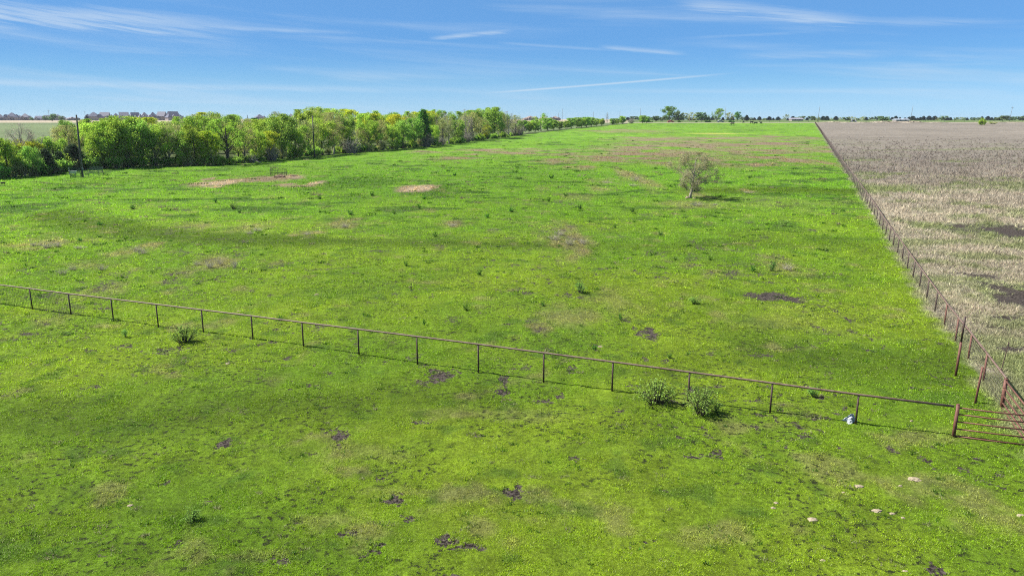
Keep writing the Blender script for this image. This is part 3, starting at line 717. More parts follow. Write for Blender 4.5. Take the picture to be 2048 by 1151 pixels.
# old hay lumps in the ring
def lump(name,P,rx,ry,rz,m,label,cat,seed,group=None,jag=.35,nu=14,nv=7):
    rr=random.Random(seed); vs=[];fs=[]
    for j in range(nv+1):
        ph=math.pi/2*j/nv
        for i in range(nu):
            a=2*math.pi*i/nu; k=1+(rr.random()-.5)*jag*2
            vs.append((rx*math.cos(a)*math.cos(ph)*k,ry*math.sin(a)*math.cos(ph)*k,rz*math.sin(ph)*(1+(rr.random()-.5)*jag)-.01))
    for j in range(nv):
        for i in range(nu): fs.append((j*nu+i,j*nu+(i+1)%nu,(j+1)*nu+(i+1)%nu,(j+1)*nu+i))
    fs.append(tuple(nv*nu+i for i in range(nu)))
    o=build(name,MB().add(vs,fs),m,None,P); tag(o,label,cat,group); return o
M_hay=mat('old_hay',(.20,.14,.10),.95,.1,noise=(9,(.06,.04,.035),.4,.7),bump=.8)
lump('hay_pile',gp(560,354.5)+Vector((0,0,.0)),1.1,.9,.45,M_hay,'dark brown clump of leftover hay in front of the hay ring','hay',1)
lump('hay_pile',gp(586,352.5),.8,.6,.25,M_hay,'small flat clump of old hay right of the hay ring','hay',2)
# ------------------------------------------------------------------ bag and stones
P=gp(1699,842); rr=random.Random(5)
vs=[];fs=[]; nu=16; nv=8
for j in range(nv+1):
    for i in range(nu):
        a=2*math.pi*i/nu; t=j/nv; k=(.18*(1-t)+.05)*(1+.5*math.sin(3*a+1)*(1-t)+rr.uniform(-.25,.25))
        vs.append((k*math.cos(a)+.08*t,k*math.sin(a)*.8,t*.33+rr.uniform(-.02,.02)))
for j in range(nv):
    for i in range(nu): fs.append((j*nu+i,j*nu+(i+1)%nu,(j+1)*nu+(i+1)%nu,(j+1)*nu+i))
M_bag=mat('bag_plastic',(.44,.46,.49),.45,.5,noise=(12,(.30,.34,.40),.45,.6))
bag=build('plastic_bag',MB().add(vs,fs),M_bag,None,P); tag(bag,'crumpled white plastic bag lying against a fence post','bag')
STN=[(1718,972,.16,'pinkish cream flat stone, left one of the upper pair at lower right'),(1828,958,.22,'largest cream flat stone, highest at the lower right'),(1753,1021,.16,'oval cream flat stone below the upper pair'),(1784,1027,.10,'small cream stone chip just right of the oval stone'),
(1625,1038,.15,'long narrow cream stone at the lower right'),(1552,1005,.09,'small cream stone above a grey one'),(1546,1015,.08,'small grey-white stone below a cream one'),(1645,1120,.08,'small cream stone near the bottom edge'),(1810,1142,.09,'small cream stone at the very bottom right'),
(2042,1030,.12,'cream stone at the right edge of the photo'),(1801,971,.07,'tiny pale stone between the two large upper stones'),(1806,1035,.07,'tiny pale stone right of the oval stone'),(1687,984,.06,'tiny pale stone left of the pinkish flat stone'),
(1823,841,.07,'small white stone in grass between the bag and the thick gate post'),(633,589,.16,'white stone in the dark churned grass above the fence'),(261,1010,.09,'small cream stone in the lower left grass'),(455,727,.12,'small white stone below the fence on the left'),(1200,693,.14,'pale stone beside a muddy hollow above the fence'),(478,622,.13,'pale flat stone close above the fence rail on the left')]
for i,(x,y,r,l) in enumerate(STN):
    lump('stone',gp(x,y),r*1.05,r*.68,r*.20+.03,M_stone,l,'stone',20+i,'pale stones scattered in the grass',.25,11,4)
# ------------------------------------------------------------------ cattle and dog
def animal(name,label,cat,P,L,hd,group=None,grazing=False,rz=0):
    me=bpy.data.meshes.new(name); bm=__import__('bmesh').new()
    S=L/2.0
    pts=[((-.95,0,1.15),.26),((-.5,0,1.12),.34),((0,0,1.08),.37),((.5,0,1.12),.34),((.85,0,1.2),.26)]
    if grazing: neck=[((1.15,0,.95),.17),((1.35,0,.5),.13),((1.5,0,.15),.09)]
    else: neck=[((1.15,0,1.35),.17),((1.4,0,1.5),.15),((1.72,0,1.35),.09)]
    vs=[];rd=[]
    for p,r in pts+neck: vs.append(bm.verts.new(Vector(p)*S)); rd.append(r*S)
    for i in range(len(vs)-1): bm.edges.new((vs[i],vs[i+1]))
    def chain(root,ch):
        pr=vs[root]
        for p,r in ch:
            v=bm.verts.new(Vector(p)*S); vs.append(v); rd.append(r*S); bm.edges.new((pr,v)); pr=v
    for sy in (-1,1):
        chain(1,[((-.72,sy*.2,.78),.17),((-.66,sy*.22,.55),.09),((-.80,sy*.22,.38),.065),((-.74,sy*.22,.03),.06)])
        chain(3,[((.6,sy*.2,.75),.13),((.62,sy*.21,.42),.07),((.6,sy*.21,.03),.055)])
    chain(0,[((-1.12,0,1.1),.04),((-1.16,0,.75),.03),((-1.15,0,.5),.04)])
    bm.to_mesh(me); bm.free()
    ho=obj(name,me,None,P)
    md=ho.modifiers.new('skin','SKIN'); 
    if not me.skin_vertices: 
        bpy.context.view_layer.update()
    sv=me.skin_vertices[0].data if me.skin_vertices else None
    if sv:
        for i,r in enumerate(rd): sv[i].radius=(r,r)
        sv[2].use_root=True
    ho.modifiers.new('sub','SUBSURF').render_levels=1
    me.materials.append(M_black)
    ho.rotation_euler=(0,0,rz); tag(ho,label,cat,group)
    for sy in (-1,1):
        b=MB(); z=.22 if grazing else 1.5; x=1.44 if grazing else 1.38
        b.add([Vector(v)*S for v in ((x,sy*.1,z),(x-.05,sy*.3,z+.02),(x-.12,sy*.12,z+.08))],[(0,1,2)]); build('ear',b,M_black,ho)
    return ho
for x,y,rz,g,l in ((1464.5,247.2,2.6,True,'black cow grazing furthest left of the distant cattle'),(1486,245.6,1.6,True,'small-looking black cow second from left near the pale road'),(1502.5,246,.3,False,'black cow at the left of the close distant group'),
   (1510.5,247,3.1,True,'black cow grazing in the middle of the close distant group'),(1521,246.2,1.9,False,'black cow standing at the right end of the distant herd')):
    P=at(x,{1464.5:500,1486:560,1502.5:540,1510.5:520,1521:530}[x])
    animal('cow',l,'cow',P,2.4,0,'black cattle by the far road',g,rz)
animal('dog','small black dog standing in the grass at the left edge','dog',gp(6.5,369.5),.62,0,None,False,math.pi+.2)
# ------------------------------------------------------------------ road and far things
def strip(name,x0,x1,ya,yb,m,dz,Yf=None,n=80):
    """a ribbon on the ground between world y ya..yb"""
    vs=[];fs=[]
    for i in range(n+1):
        X=x0+(x1-x0)*i/n
        for k,Yv in enumerate((ya,(ya+yb)/2,yb)):
            Y=Yv+(Yf(X) if Yf else 0)
            vs.append((X,Y,float(terrain(X,Y))+dz))
    for i in range(n):
        for k in range(2): a=i*3+k; fs.append((a,a+3,a+4,a+1))
    return build(name,MB().add(vs,fs),m)
M_road=mat('pale_gravel_road',(.42,.37,.29),.9,.2,noise=(.6,(.30,.26,.21),.3,.7))
RO=lambda X:-.05*(X-100)*0
o=strip('road',-10,700,572,590,M_road,.06,RO,120); o['kind']='structure'
M_berm=mat('bleached_spoil',(.50,.43,.33),.95,.1,noise=(.5,(.16,.13,.11),.42,.66),bump=.5)
for i,(x,w,hh,l) in enumerate(((1668,12,.7,'long low pale soil heap just right of the long fence end'),(1760,9,1.0,'pale soil heap with a dark hollow in front'),(1775,12,.9,'pale ragged soil heap left of the shed'),(1803,10,.6,'low pale soil heap in front of the shed'),(1822,10,1.1,'dark-faced soil heap right of the shed'),(1870,10,.5,'flat pale soil heap mid way to the yellow bush'),
   (2010,22,.6,'long dark-faced soil heap right of the yellow bush'),(1722,8,.5,'low pale soil heap near the entrance'))):
    lump('soil_heap',at(x,585),w,3.5,hh,M_berm,l,'soil heap',60+i,'soil heaps along the far field edge',.45,22,5)
# far fence on the verge behind the road
def far_fence(xa,xb,Y,label,gap=8.):
    t=thing('wire_fence',label,'fence',(xa,Y,float(terrain(xa,Y))))
    mb=MB(); k=0
    z0=float(terrain(xa,Y))
    n=int((xb-xa)/gap); pts=[]
    for i in range(n+1):
        z=float(terrain(xa+i*gap,Y))-z0; h=1.4
        if i<100: build('post',MB().tube([(i*gap,0,z-.1),(i*gap,0,z+h)],.10,5),M_pole,t)
        pts.append((i*gap,0,z+1.15))
    build('wire',MB().tube(pts,.02,3,False),M_pole,t)
far_fence(60,520,612,'dark-posted wire fence along the far side of the pale road')
# vehicles
M_red=mat('red_paint',(.35,.012,.02),.35,.5); M_sil=mat('grey_paint',(.30,.31,.34),.35,.5,.2); M_navy=mat('dark_paint',(.010,.011,.014),.3,.5); M_glass=mat('dark_glass',(.02,.025,.03),.1,.6); M_tyre=mat('tyre_rubber',(.012,.012,.012),.9,.2); M_rim=mat('wheel_rim',(.4,.4,.42),.4,.5,.6); M_lamp=mat('lamp_lens',(.7,.7,.65),.2,.5)
def vehicle(name,label,cat,P,rz,paint,kind='pickup',sc_=1.):
    t=thing(name,label,cat,P,rz); t.scale=(sc_,)*3
    if kind=='pickup': prof=[(-2.7,.5),(-2.7,1.15),(-.9,1.18),(-.8,1.22),(-.55,1.8),(.6,1.82),(1.15,1.25),(2.5,1.08),(2.75,.9),(2.75,.5)]; win=[(-.55,1.25),(-.42,1.7),(.55,1.72),(.98,1.27)]
    elif kind=='suv': prof=[(-2.3,.45),(-2.35,1.1),(-2.1,1.75),(.5,1.8),(1.15,1.2),(2.2,1.05),(2.4,.85),(2.4,.45)]; win=[(-1.95,1.2),(-1.85,1.65),(.42,1.68),(.9,1.22)]
    else: prof=[(-2.3,.4),(-2.35,.95),(-1.6,1.05),(-.9,1.45),(.5,1.47),(1.2,1.0),(2.2,.88),(2.35,.7),(2.35,.4)]; win=[(-1.3,1.05),(-.85,1.38),(.45,1.4),(.95,1.05)]
    n=len(prof); W=.92
    vs=[(x,-W,z) for x,z in prof]+[(x,W,z) for x,z in prof]
    fs=[tuple(range(n)),tuple(reversed(range(n,2*n)))]+[(i,i+n,(i+1)%n+n,(i+1)%n) for i in range(n)]
    o=build('body',MB().add(vs,fs),paint,t); bv=o.modifiers.new('bevel','BEVEL'); bv.width=.07; bv.segments=2
    for s in (-1,1):
        vs=[(x,s*(W+.006),z) for x,z in win]; build('window',MB().add(vs,[(0,1,2,3)] if s>0 else [(3,2,1,0)]),M_glass,t)
    xa,xb=(win[3][0]+.08,win[2][0]+.12); build('windscreen',MB().add([(xa+.06,-.8,win[3][1]),(xa+.06,.8,win[3][1]),(xb+.06,.75,win[2][1]),(xb+.06,-.75,win[2][1])],[(0,1,2,3)]),M_glass,t)
    for x in (-1.6,1.65):
        for s in (-1,1):
            w=build('wheel',MB().tube([(0,-.12,0),(0,.12,0)],.38,16),M_tyre,t,(x,s*.86,.38)); build('rim',MB().tube([(0,s*.12,0),(0,s*.135,0)],.22,12),M_rim,w)
    for s in (-1,1): build('headlight',MB().box(prof[-2][0]-.03,prof[-2][0]+.02,s*.7-.15,s*.7+.15,.72,.88),M_lamp,t)
    return t
vehicle('pickup_truck','red pickup truck half hidden by bushes on the far road','pickup truck',at(1341,592),math.pi+.1,M_red,'pickup')
vehicle('parked_car','silver grey car on the far road beside a thin pole','car',at(1440,598),.05,M_sil,'car',1.15)
vehicle('parked_car','black car at the entrance between two white slanted wings','car',at(1705,612),2.6,M_navy,'suv')
for x,l in ((1702.5,'left white slanted wing of the far entrance'),(1710.5,'right white slanted wing of the far entrance')):
    P=at(x,592); t=thing('entrance_wing',l,'fence wing',P)
    build('beam',MB().tube([(-.6,0,2.2),(.9,0,.1)],.22,6),M_white,t); build('post',MB().tube([(-.6,0,-.1),(-.6,0,2.2)],.1,6),M_white,t)
def roof_part(w,d,h0,h1,hip,ov=.5):
    x=w/2+ov; y=d/2+ov; r=max(w/2-(d/2 if hip else -ov),.3)
    return MB().add([(-x,-y,h0),(x,-y,h0),(x,y,h0),(-x,y,h0),(-r,0,h1),(r,0,h1),(-x,-y,h0-.2),(x,-y,h0-.2),(x,y,h0-.2),(-x,y,h0-.2)],
      [(0,1,5,4),(1,2,5),(2,3,4,5),(3,0,4),(6,7,1,0),(7,8,2,1),(8,9,3,2),(9,6,0,3),(9,8,7,6)])
def house(P,w,d,h0,h1,rz,Mw,Mr,label,cat='house',group=None,wins=4,front_gable=True,hip=True,chim=True,name='house'):
    t=thing(name,label,cat,P,rz,group)
    build('wall',MB().box(-w/2,w/2,-d/2,d/2,-.5,h0),Mw,t)
    r=build('roof',roof_part(w,d,h0+.2,h1,hip),Mr,t)
    if front_gable:
        g=MB(); a=w*.22; gx=-w*.18
        g.add([(gx-a,-d/2-2,h0),(gx+a,-d/2-2,h0),(gx,-d/2-2,h0+a*.85),(gx-a,0,h0),(gx+a,0,h0),(gx,0,h0+a*.85)],[(0,2,5,3),(1,4,5,2)])
        build('gable_roof',g,Mr,r)
        build('gable_wall',MB().add([(gx-a*.9,-d/2-1.9,0),(gx+a*.9,-d/2-1.9,0),(gx+a*.9,-d/2-1.9,h0),(gx,-d/2-1.9,h0+a*.7),(gx-a*.9,-d/2-1.9,h0)],[(0,1,2,3,4)]),Mw,t)
        build('gable_wall',MB().box(gx-a*.9,gx+a*.9,-d/2-1.88,-d/2+.02,0,h0-.02),Mw,t)
    if chim: build('chimney',MB().box(w*.2,w*.2+1,1,2,h0,h1+.6),Mw,r)
    for i in range(wins):
        x=w*(-.4+.8*(i+.5)/wins); yy=-d/2-.03
        if front_gable and abs(x+w*.18)<w*.2: yy=-d/2-1.95
        zz=min(1.0,h0*.3)
        f=build('window',MB().box(x-.7,x+.7,yy-.05,yy+.02,zz,zz+1.5),M_white,t); build('pane',MB().box(x-.6,x+.6,yy-.08,yy-.04,zz+.1,zz+1.4),M_glass,f)
        if h0>4.5:
            f=build('window',MB().box(x-.7,x+.7,yy-.05,yy+.02,zz+2.9,zz+4.2),M_white,t); build('pane',MB().box(x-.6,x+.6,yy-.08,yy-.04,zz+3,zz+4.1),M_glass,f)
    return t
M_slate=mat('slate_shingles',(.12,.125,.175),.85,.2,noise=(1.5,(.16,.165,.22),.3,.7)); M_slate2=mat('grey_shingles',(.19,.19,.24),.85,.2,noise=(1.5,(.27,.26,.29),.3,.7)); M_brown=mat('brown_shingles',(.22,.18,.17),.85,.2,noise=(1.5,(.26,.20,.17),.3,.7))
M_brick=mat('tan_brick',(.26,.22,.215),.9,.2,noise=(2,(.32,.28,.26),.3,.7)); M_brick2=mat('pale_brick',(.42,.37,.36),.9,.2,noise=(2,(.34,.28,.26),.3,.7))
HS=[(4,17,229,0,'leftmost distant house, cut by the left edge'),(27,26,225.5,1,'distant house with the highest blue-grey hip roof on the far left'),(53,24,227.5,0,'second big hip-roofed distant house from the left'),(80,18,232,1,'small low distant house right of the big far-left pair'),(97,18,230.5,0,'distant house behind the round roadside tree'),(118,26,229.5,1,'wide dark-roofed distant house above the pale field'),(146,22,234,0,'low distant house left of the dark pole top'),
(190,30,224.5,1,'first large house of the distant row right of the dark pole'),(212,26,224.7,0,'second house of the distant row right of the dark pole'),(234,22,227,1,'low third house of the distant row'),(250,26,224.5,0,'fourth house of the distant row, tall roof'),(272,24,225.2,1,'fifth house of the distant row, beside a thin pole'),(291,22,225,0,'sixth house of the distant row'),(308,22,224.7,1,'seventh house of the distant row'),(326,24,223.8,0,'eighth house of the distant row'),(348,30,223.3,1,'last house of the distant row beside the treetops'),
(1060,26,232,2,'brown-roofed distant house above the start of the hedge'),(1088,20,233.5,2,'brown-roofed distant house behind the wispy hedge tree'),(1110,22,232.5,2,'brown-roofed distant house left of the two thin poles'),(520,24,229,1,'distant roof barely showing over the wood left of centre'),(583,20,228,0,'distant roof just showing above the wood right of the dark leafy tree')]
rh=random.Random(9)
for i,(px,wpx,top,k,l) in enumerate(HS):
    Yd=900+ (i%3)*18
    P=at(px,Yd); kk=pxm(P); w=wpx/kk; yb=575.5-F*(((P.z-H)*CP+P.y*SP)/(P.y*CP-(P.z-H)*SP)); hh=(yb-top)/kk
    hh=max(hh,4.); h0=max(2.7,hh*.45); rz=rh.uniform(-.5,.5)+math.atan2(-P.x,P.y)
    Mw=(M_brick,M_brick2,M_brick)[k]; Mr=(M_slate2,M_slate,M_brown)[k]
    t=house(P,w*.62,w*.55,h0,hh,rz,Mw,Mr,l,'house','distant houses on the skyline',3,rh.random()<.7,rh.random()<.55,False)
    for sgn in (-1,1):
        ww=w*rh.uniform(.26,.36); dd=w*rh.uniform(.40,.5); q=rh.uniform(.62,.86)
        wl=build('wing',MB().box(-ww/2,ww/2,-dd/2,dd/2,-.5,h0*q),Mw,t,Vector((sgn*w*.36,-rh.uniform(0,3),0)))
        r_=build('roof',roof_part(dd,ww,h0*q+.15,hh*q*rh.uniform(.92,1.08),rh.random()<.5),Mr,wl); r_.rotation_euler=(0,0,math.pi/2)
house(at(1591,760),11.5,8,1.6,2.9,0,M_brick2,mat('lilac_metal_roof',(.30,.29,.36),.5,.4),'low grey-roofed shed left of the leaning pole at the far road','shed',None,2,False,False,False,'shed')
house(at(1800,640),11,7,1.5,2.5,0,M_brick2,mat('white_metal_roof',(.36,.40,.47),.45,.5),'low shed with a white metal roof at the dry field edge','shed',None,2,False,False,False,'shed')
# ------------------------------------------------------------------ trees
def leaf_mesh(name,C,size,rng,m,tint,up=.35,elong=1.5):
    n=len(C)
    nrm=rng.normal(0,1,(n,3))*.8+np.array([-.35,-.25,.75]); nrm/=np.linalg.norm(nrm,axis=1)[:,None]
    d=rng.normal(0,1,(n,3)); d-=nrm*(d*nrm).sum(1)[:,None]; d/=np.linalg.norm(d,axis=1)[:,None]
    e=np.cross(nrm,d)
    s=(size*rng.uniform(.6,1.3,n))[:,None]
    a=C-e*s*elong*.5; b=C+d*s*.5; c=C+e*s*elong*.5; f=C-d*s*.5
    b=b+np.cross(d,e)*s*.15; f=f+np.cross(d,e)*s*.15
    V=np.stack([a,b,c,f],1).reshape(-1,3)
    me=bpy.data.meshes.new(name)
    me.vertices.add(n*4); me.vertices.foreach_set('co',V.astype(np.float32).ravel())
    me.loops.add(n*4); me.loops.foreach_set('vertex_index',np.arange(n*4,dtype=np.int32))
    me.polygons.add(n); me.polygons.foreach_set('loop_start',(np.arange(n)*4).astype(np.int32)); me.update(calc_edges=False)
    at_=me.attributes.new('tint','FLOAT_VECTOR','FACE'); at_.data.foreach_set('vector',tint.astype(np.float32).ravel())
    me.materials.append(m); return me
def tree_proto(seed,H_=12,W=9,th=.18,nprim=9,nsec=6,ntw=5,nleaf=7000,ls=.26,cr=.45,leafm=None,bark=None,lean=.05,top=1.,trunk_r=.024,fl=.5,spread=0,bias=.5,low=.10):
    rr=random.Random(seed); rg=np.random.default_rng(seed)
    tb=MB(); C=[]
    lx=rr.uniform(-lean,lean)*H_; ly=rr.uniform(-lean,lean)*H_
    zc=H_*(th+ (1-th)*.52); hz=H_*(1-th)*.5
    def inside(p,k=1.0):
        q=Vector((p.x-lx,p.y-ly,0)); r=q.length; zz=(p.z-zc)/hz
        zz=max(-.98,min(.98,zz)); R_=W/2*math.sqrt(1-abs(zz)**2.3)*k*(1+.18*math.sin(3*math.atan2(q.y,q.x)+seed))
        if r>R_ and r>0: p=Vector((lx+q.x*R_/r,ly+q.y*R_/r,p.z))
        p.z=min(p.z,H_*.985); return p
    r0=H_*trunk_r
    tp=[Vector((0,0,-.4)),Vector((lx*.1,ly*.1,H_*.08)),Vector((lx*.4+rr.uniform(-.1,.1),ly*.4,H_*th)),Vector((lx*.8,ly*.8+rr.uniform(-.2,.2),H_*.45)),Vector((lx,ly,H_*.7)),Vector((lx*1.1,ly*1.1,H_*.9))]
    tb.tube(tp,[r0*1.5,r0*1.1,r0*.95,r0*.6,r0*.35,r0*.08],7)
    def tpt(t):
        z=t*H_
        for p,q in zip(tp[:-1],tp[1:]):
            if p.z<=z<=q.z: return p.lerp(q,(z-p.z)/(q.z-p.z))
        return tp[-1]
    for i in range(nprim):
        az=i*2.399+rr.uniform(-.5,.5); f=(i+.5)/nprim
        s=tpt(th*.9+(.62-th*.9)*f*rr.uniform(.8,1.1))
        ze=H_*(th+(1-th)*(low+(.98-low)*f**.8)*rr.uniform(.9,1.05)); 
        e=inside(Vector((lx+math.cos(az)*W*.5,ly+math.sin(az)*W*.5,ze)),rr.uniform(.62,.9))
        m1=s.lerp(e,.35)+Vector((rr.uniform(-.3,.3),rr.uniform(-.3,.3),.08*H_*rr.uniform(-.1,.6)+spread*.3)); m2=s.lerp(e,.7)+Vector((rr.uniform(-.4,.4),rr.uniform(-.4,.4),.05*H_*rr.uniform(-.2,.9)+spread*.3))
        P=[s,m1,m2,e]; rp_=r0*.5*(1-.45*f)
        tb.tube(P,[rp_,rp_*.7,rp_*.45,rp_*.15],5,False)
        def ppt(t):
            t*=3; k=min(int(t),2); return P[k].lerp(P[k+1],t-k)
        for j in range(nsec):
            t=rr.uniform(.28,1.0) if j else 1.
            a=ppt(t); dirv=(e-s).normalized()+Vector((rr.gauss(0,.75),rr.gauss(0,.75),rr.gauss(.15,.55)))
            b=inside(a+dirv.normalized()*H_*rr.uniform(.10,.22),1.0)
            mid=a.lerp(b,.5)+Vector((rr.uniform(-.15,.15),rr.uniform(-.15,.15),rr.uniform(0,.25)))
            rs=rp_*.28; tb.tube([a,mid,b],[rs,rs*.6,rs*.2],4,False)
            for k in range(ntw):
                t2=rr.uniform(.3,1.); a2=a.lerp(mid,t2*2) if t2<.5 else mid.lerp(b,t2*2-1)
                b2=inside(a2+Vector((rr.gauss(0,1),rr.gauss(0,1),rr.gauss(.25,.8))).normalized()*H_*rr.uniform(.04,.10),1.04)
                tb.tube([a2,b2],[rs*.35,rs*.12],3,False)
                C.append((a2,b2,1 if t2>.3 else .6))
    k=len(C); A=np.array([c[0][:] for c in C]); B=np.array([c[1][:] for c in C])
    # clumpy: a share of twigs carries more leaf
    w=rg.uniform(.15,1,k)**1.3; w/=w.sum()
    idx=rg.choice(k,nleaf,p=w); t=rg.uniform(0,1.15,nleaf)[:,None]
    P=A[idx]*(1-t)+B[idx]*t+rg.normal(0,cr,(nleaf,3))*np.array([1,1,.75])
    P[:,2]=np.minimum(np.maximum(P[:,2],H_*th*bias),H_)
    tw=rg.uniform(.72,1.25,k)
    tint=np.repeat((tw[idx]*rg.uniform(.7,1.3,nleaf))[:,None],3,1)
    tint[:,0]*=rg.uniform(.85,1.2,nleaf)
    lm=leaf_mesh('crown',P,ls,rg,leafm,tint)
    t=thing('leafy_tree','x','tree',(0,0,0))
    tr=build('trunk',tb,bark,t,None,True); obj('crown',lm,t)
    t['h']=H_; return t
def cedar_proto(seed,H_=9,W=6,nleaf=6000,ls=.3,leafm=None,bark=None,power=1.0):
    rg=np.random.default_rng(seed); rr=random.Random(seed)
    tb=MB(); tb.tube([(0,0,-.3),(0,0,H_*.5),(0,0,H_*.96)],[H_*.022,H_*.014,.02],7)
    cs=[]
    nb=70
    for i in range(nb):
        f=(i/nb)**.85; z=H_*(.05+.88*f); r=W/2*(1-f)**power*rr.uniform(.65,1.12)+.15; az=i*2.399
        e=Vector((math.cos(az)*r,math.sin(az)*r,z+r*.2)); tb.tube([(0,0,z-.1*r),e],[.04,.01],3,False); cs.append((z,e))
    k=rg.integers(0,nb,nleaf); t=np.sqrt(rg.uniform(.05,1.05,nleaf))[:,None]
    Z0=np.array([(0,0,c[0]) for c in cs]); E=np.array([c[1][:] for c in cs])
    P=Z0[k]*(1-t)+E[k]*t+rg.normal(0,.28,(nleaf,3))
    P[:,2]=np.maximum(P[:,2],.05)
    tint=np.repeat((rg.uniform(.6,1.5,nleaf)*rg.uniform(.8,1.25,nb)[k])[:,None],3,1)
    t_=thing('cedar_tree','x','tree'); build('trunk',tb,bark,t_,None,True); obj('crown',leaf_mesh('crown',P,ls,rg,leafm,tint),t_); t_['h']=H_; return t_
def bush_proto(seed,H_=3,W=4,nleaf=2500,ls=.2,leafm=None,bark=None,name='bush',stems=14,cr=.2,cat='bush'):
    rg=np.random.default_rng(seed); rr=random.Random(seed); tb=MB(); A=[];B=[]
    for i in range(stems):
        az=rr.uniform(0,6.28); r=rr.uniform(.1,.5)*W; hh=H_*rr.uniform(.55,1)*(1-.4*(r/(W*.5))**2)
        b=Vector((math.cos(az)*r*.25,math.sin(az)*r*.25,-.05)); e=Vector((math.cos(az)*r,math.sin(az)*r,hh)); m=b.lerp(e,.5)+Vector((0,0,hh*.12))
        tb.tube([b,m,e],[H_*.012,H_*.008,H_*.003],4,False)
        for q in range(5):
            t=rr.uniform(.25,1); s=b.lerp(m,t*2) if t<.5 else m.lerp(e,t*2-1)
            e2=s+Vector((rr.gauss(0,1),rr.gauss(0,1),rr.gauss(.4,.6))).normalized()*H_*rr.uniform(.1,.22)
            e2.z=max(e2.z,.05); tb.tube([s,e2],[H_*.005,H_*.002],3,False); A.append(s[:]);B.append(e2[:])
    A=np.array(A);B=np.array(B); k=rg.integers(0,len(A),nleaf); t=rg.uniform(0,1.1,nleaf)[:,None]
    P=A[k]*(1-t)+B[k]*t+rg.normal(0,cr,(nleaf,3)); P[:,2]=np.maximum(P[:,2],.03)
    tint=np.repeat((rg.uniform(.65,1.35,nleaf)*rg.uniform(.75,1.25,len(A))[k])[:,None],3,1)
    t_=thing(name,'x',cat); build('stems',tb,bark,t_,None,True); obj('leaves',leaf_mesh('leaves',P,ls,rg,leafm,tint),t_); t_['h']=H_; return t_
PR={
'fresh':[tree_proto(11,12,9.5,.12,11,7,5,9000,.25,.50,L_fresh,M_bark),tree_proto(12,12,8,.15,10,7,5,8000,.25,.48,L_fresh,M_barkd),tree_proto(13,12,10,.14,12,6,5,9000,.26,.55,L_fresh,M_bark)],
'yellow':[tree_proto(21,12,9,.14,10,7,5,8000,.25,.50,L_yellow,M_bark),tree_proto(22,12,8,.16,10,7,5,7000,.25,.5,L_yellow,M_barkd)],
'mid':[tree_proto(31,12,9,.14,10,7,5,8500,.26,.5,L_mid,M_barkd),tree_proto(32,12,8,.12,10,7,5,8000,.26,.5,L_mid,M_bark)],
'olive':[tree_proto(41,12,9,.14,12,8,8,4200,.19,.30,L_olive,M_barkg),tree_proto(42,12,8,.16,12,8,8,3600,.19,.30,L_olive,M_bark)],
'bare':[tree_proto(51,12,8,.1,13,9,11,1500,.15,.22,L_grey,M_barkg),tree_proto(52,12,7,.12,12,9,11,1300,.15,.22,L_grey,M_barkg)],
'spread':[tree_proto(61,12,13,.22,9,8,8,4600,.22,.40,L_fresh,M_barkd,.02,1,.040,.5,.8)],
'airy':[tree_proto(71,12,11,.12,9,7,6,2400,.26,.35,L_mid,M_bark)],
'dark':[tree_proto(81,12,9,.12,11,7,5,9000,.27,.48,L_dark,M_barkd)],
'cedar':[cedar_proto(91,9,7,6500,.30,L_cedar,M_barkd,.6),cedar_proto(92,9,6,6000,.30,L_cedar,M_barkd,.75)],
'cone':[cedar_proto(93,12,6,7500,.32,L_dark,M_barkd,.62)],
'farr':[tree_proto(101,9,11,.08,8,5,4,1500,.7,.55,L_far,M_barkd),tree_proto(102,9,10,.10,8,5,4,1300,.7,.55,L_far,M_barkd)],
'farc':[cedar_proto(103,8,7,900,.75,L_farc,M_barkd,.7)],
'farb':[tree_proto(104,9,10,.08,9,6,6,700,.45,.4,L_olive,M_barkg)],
'oak':[tree_proto(105,14,16,.16,11,7,5,3600,.55,.75,L_dark,M_barkd,.02,1,.03,.5,.3)],
'lean':[tree_proto(106,14,13,.16,10,6,5,2200,.50,.6,L_mid,M_barkd,.12)],
'hedge':[tree_proto(111,6,5.5,.05,12,7,5,5000,.24,.32,L_mid,M_barkd,bias=.2),tree_proto(112,6,5,.05,12,7,5,4500,.24,.32,L_fresh,M_bark,bias=.2)],
'bush':[bush_proto(121,2.6,4,2600,.2,L_fresh,M_barkd),bush_proto(122,2.4,3.6,2200,.2,L_mid,M_bark),bush_proto(123,2.8,4.4,1500,.16,L_olive,M_barkg,stems=26)],
'greybush':[bush_proto(124,4.5,6,500,.14,L_grey,M_barkg,stems=70,cr=.15)],
'brush':[bush_proto(125,2.2,4.5,3000,.2,L_dark,M_barkd)],
}
for L__ in PR.values():
    for p in L__: p['_used']=0
NAMES={'fresh':('leafy_tree','bright green leafy tree'),'yellow':('leafy_tree','yellow-green leafy tree'),'mid':('leafy_tree','mid-green leafy tree'),'olive':('budding_tree','thin olive budding tree with visible branches'),
'bare':('bare_tree','nearly bare grey-branched tree'),'spread':('spreading_tree','tree with heavy dark spreading limbs'),'airy':('leafy_tree','wispy open-crowned green tree'),'dark':('leafy_tree','dark green dense leafy tree'),
'cedar':('cedar_tree','low dark cedar'),'cone':('cedar_tree','tall dark green cone-shaped cedar'),'farr':('leafy_tree','rounded grey-green tree'),'farc':('cedar_tree','small dark pointed cedar'),'farb':('budding_tree','pale half-bare tree'),
'oak':('oak_tree','big broad dark green tree'),'lean':('leafy_tree','open leaning tree'),'hedge':('hedge_tree','low bushy hedge tree'),'bush':('bush','leafy bush'),'greybush':('brush_thicket','tangled grey leafless thicket'),'brush':('bush','dark green bush')}
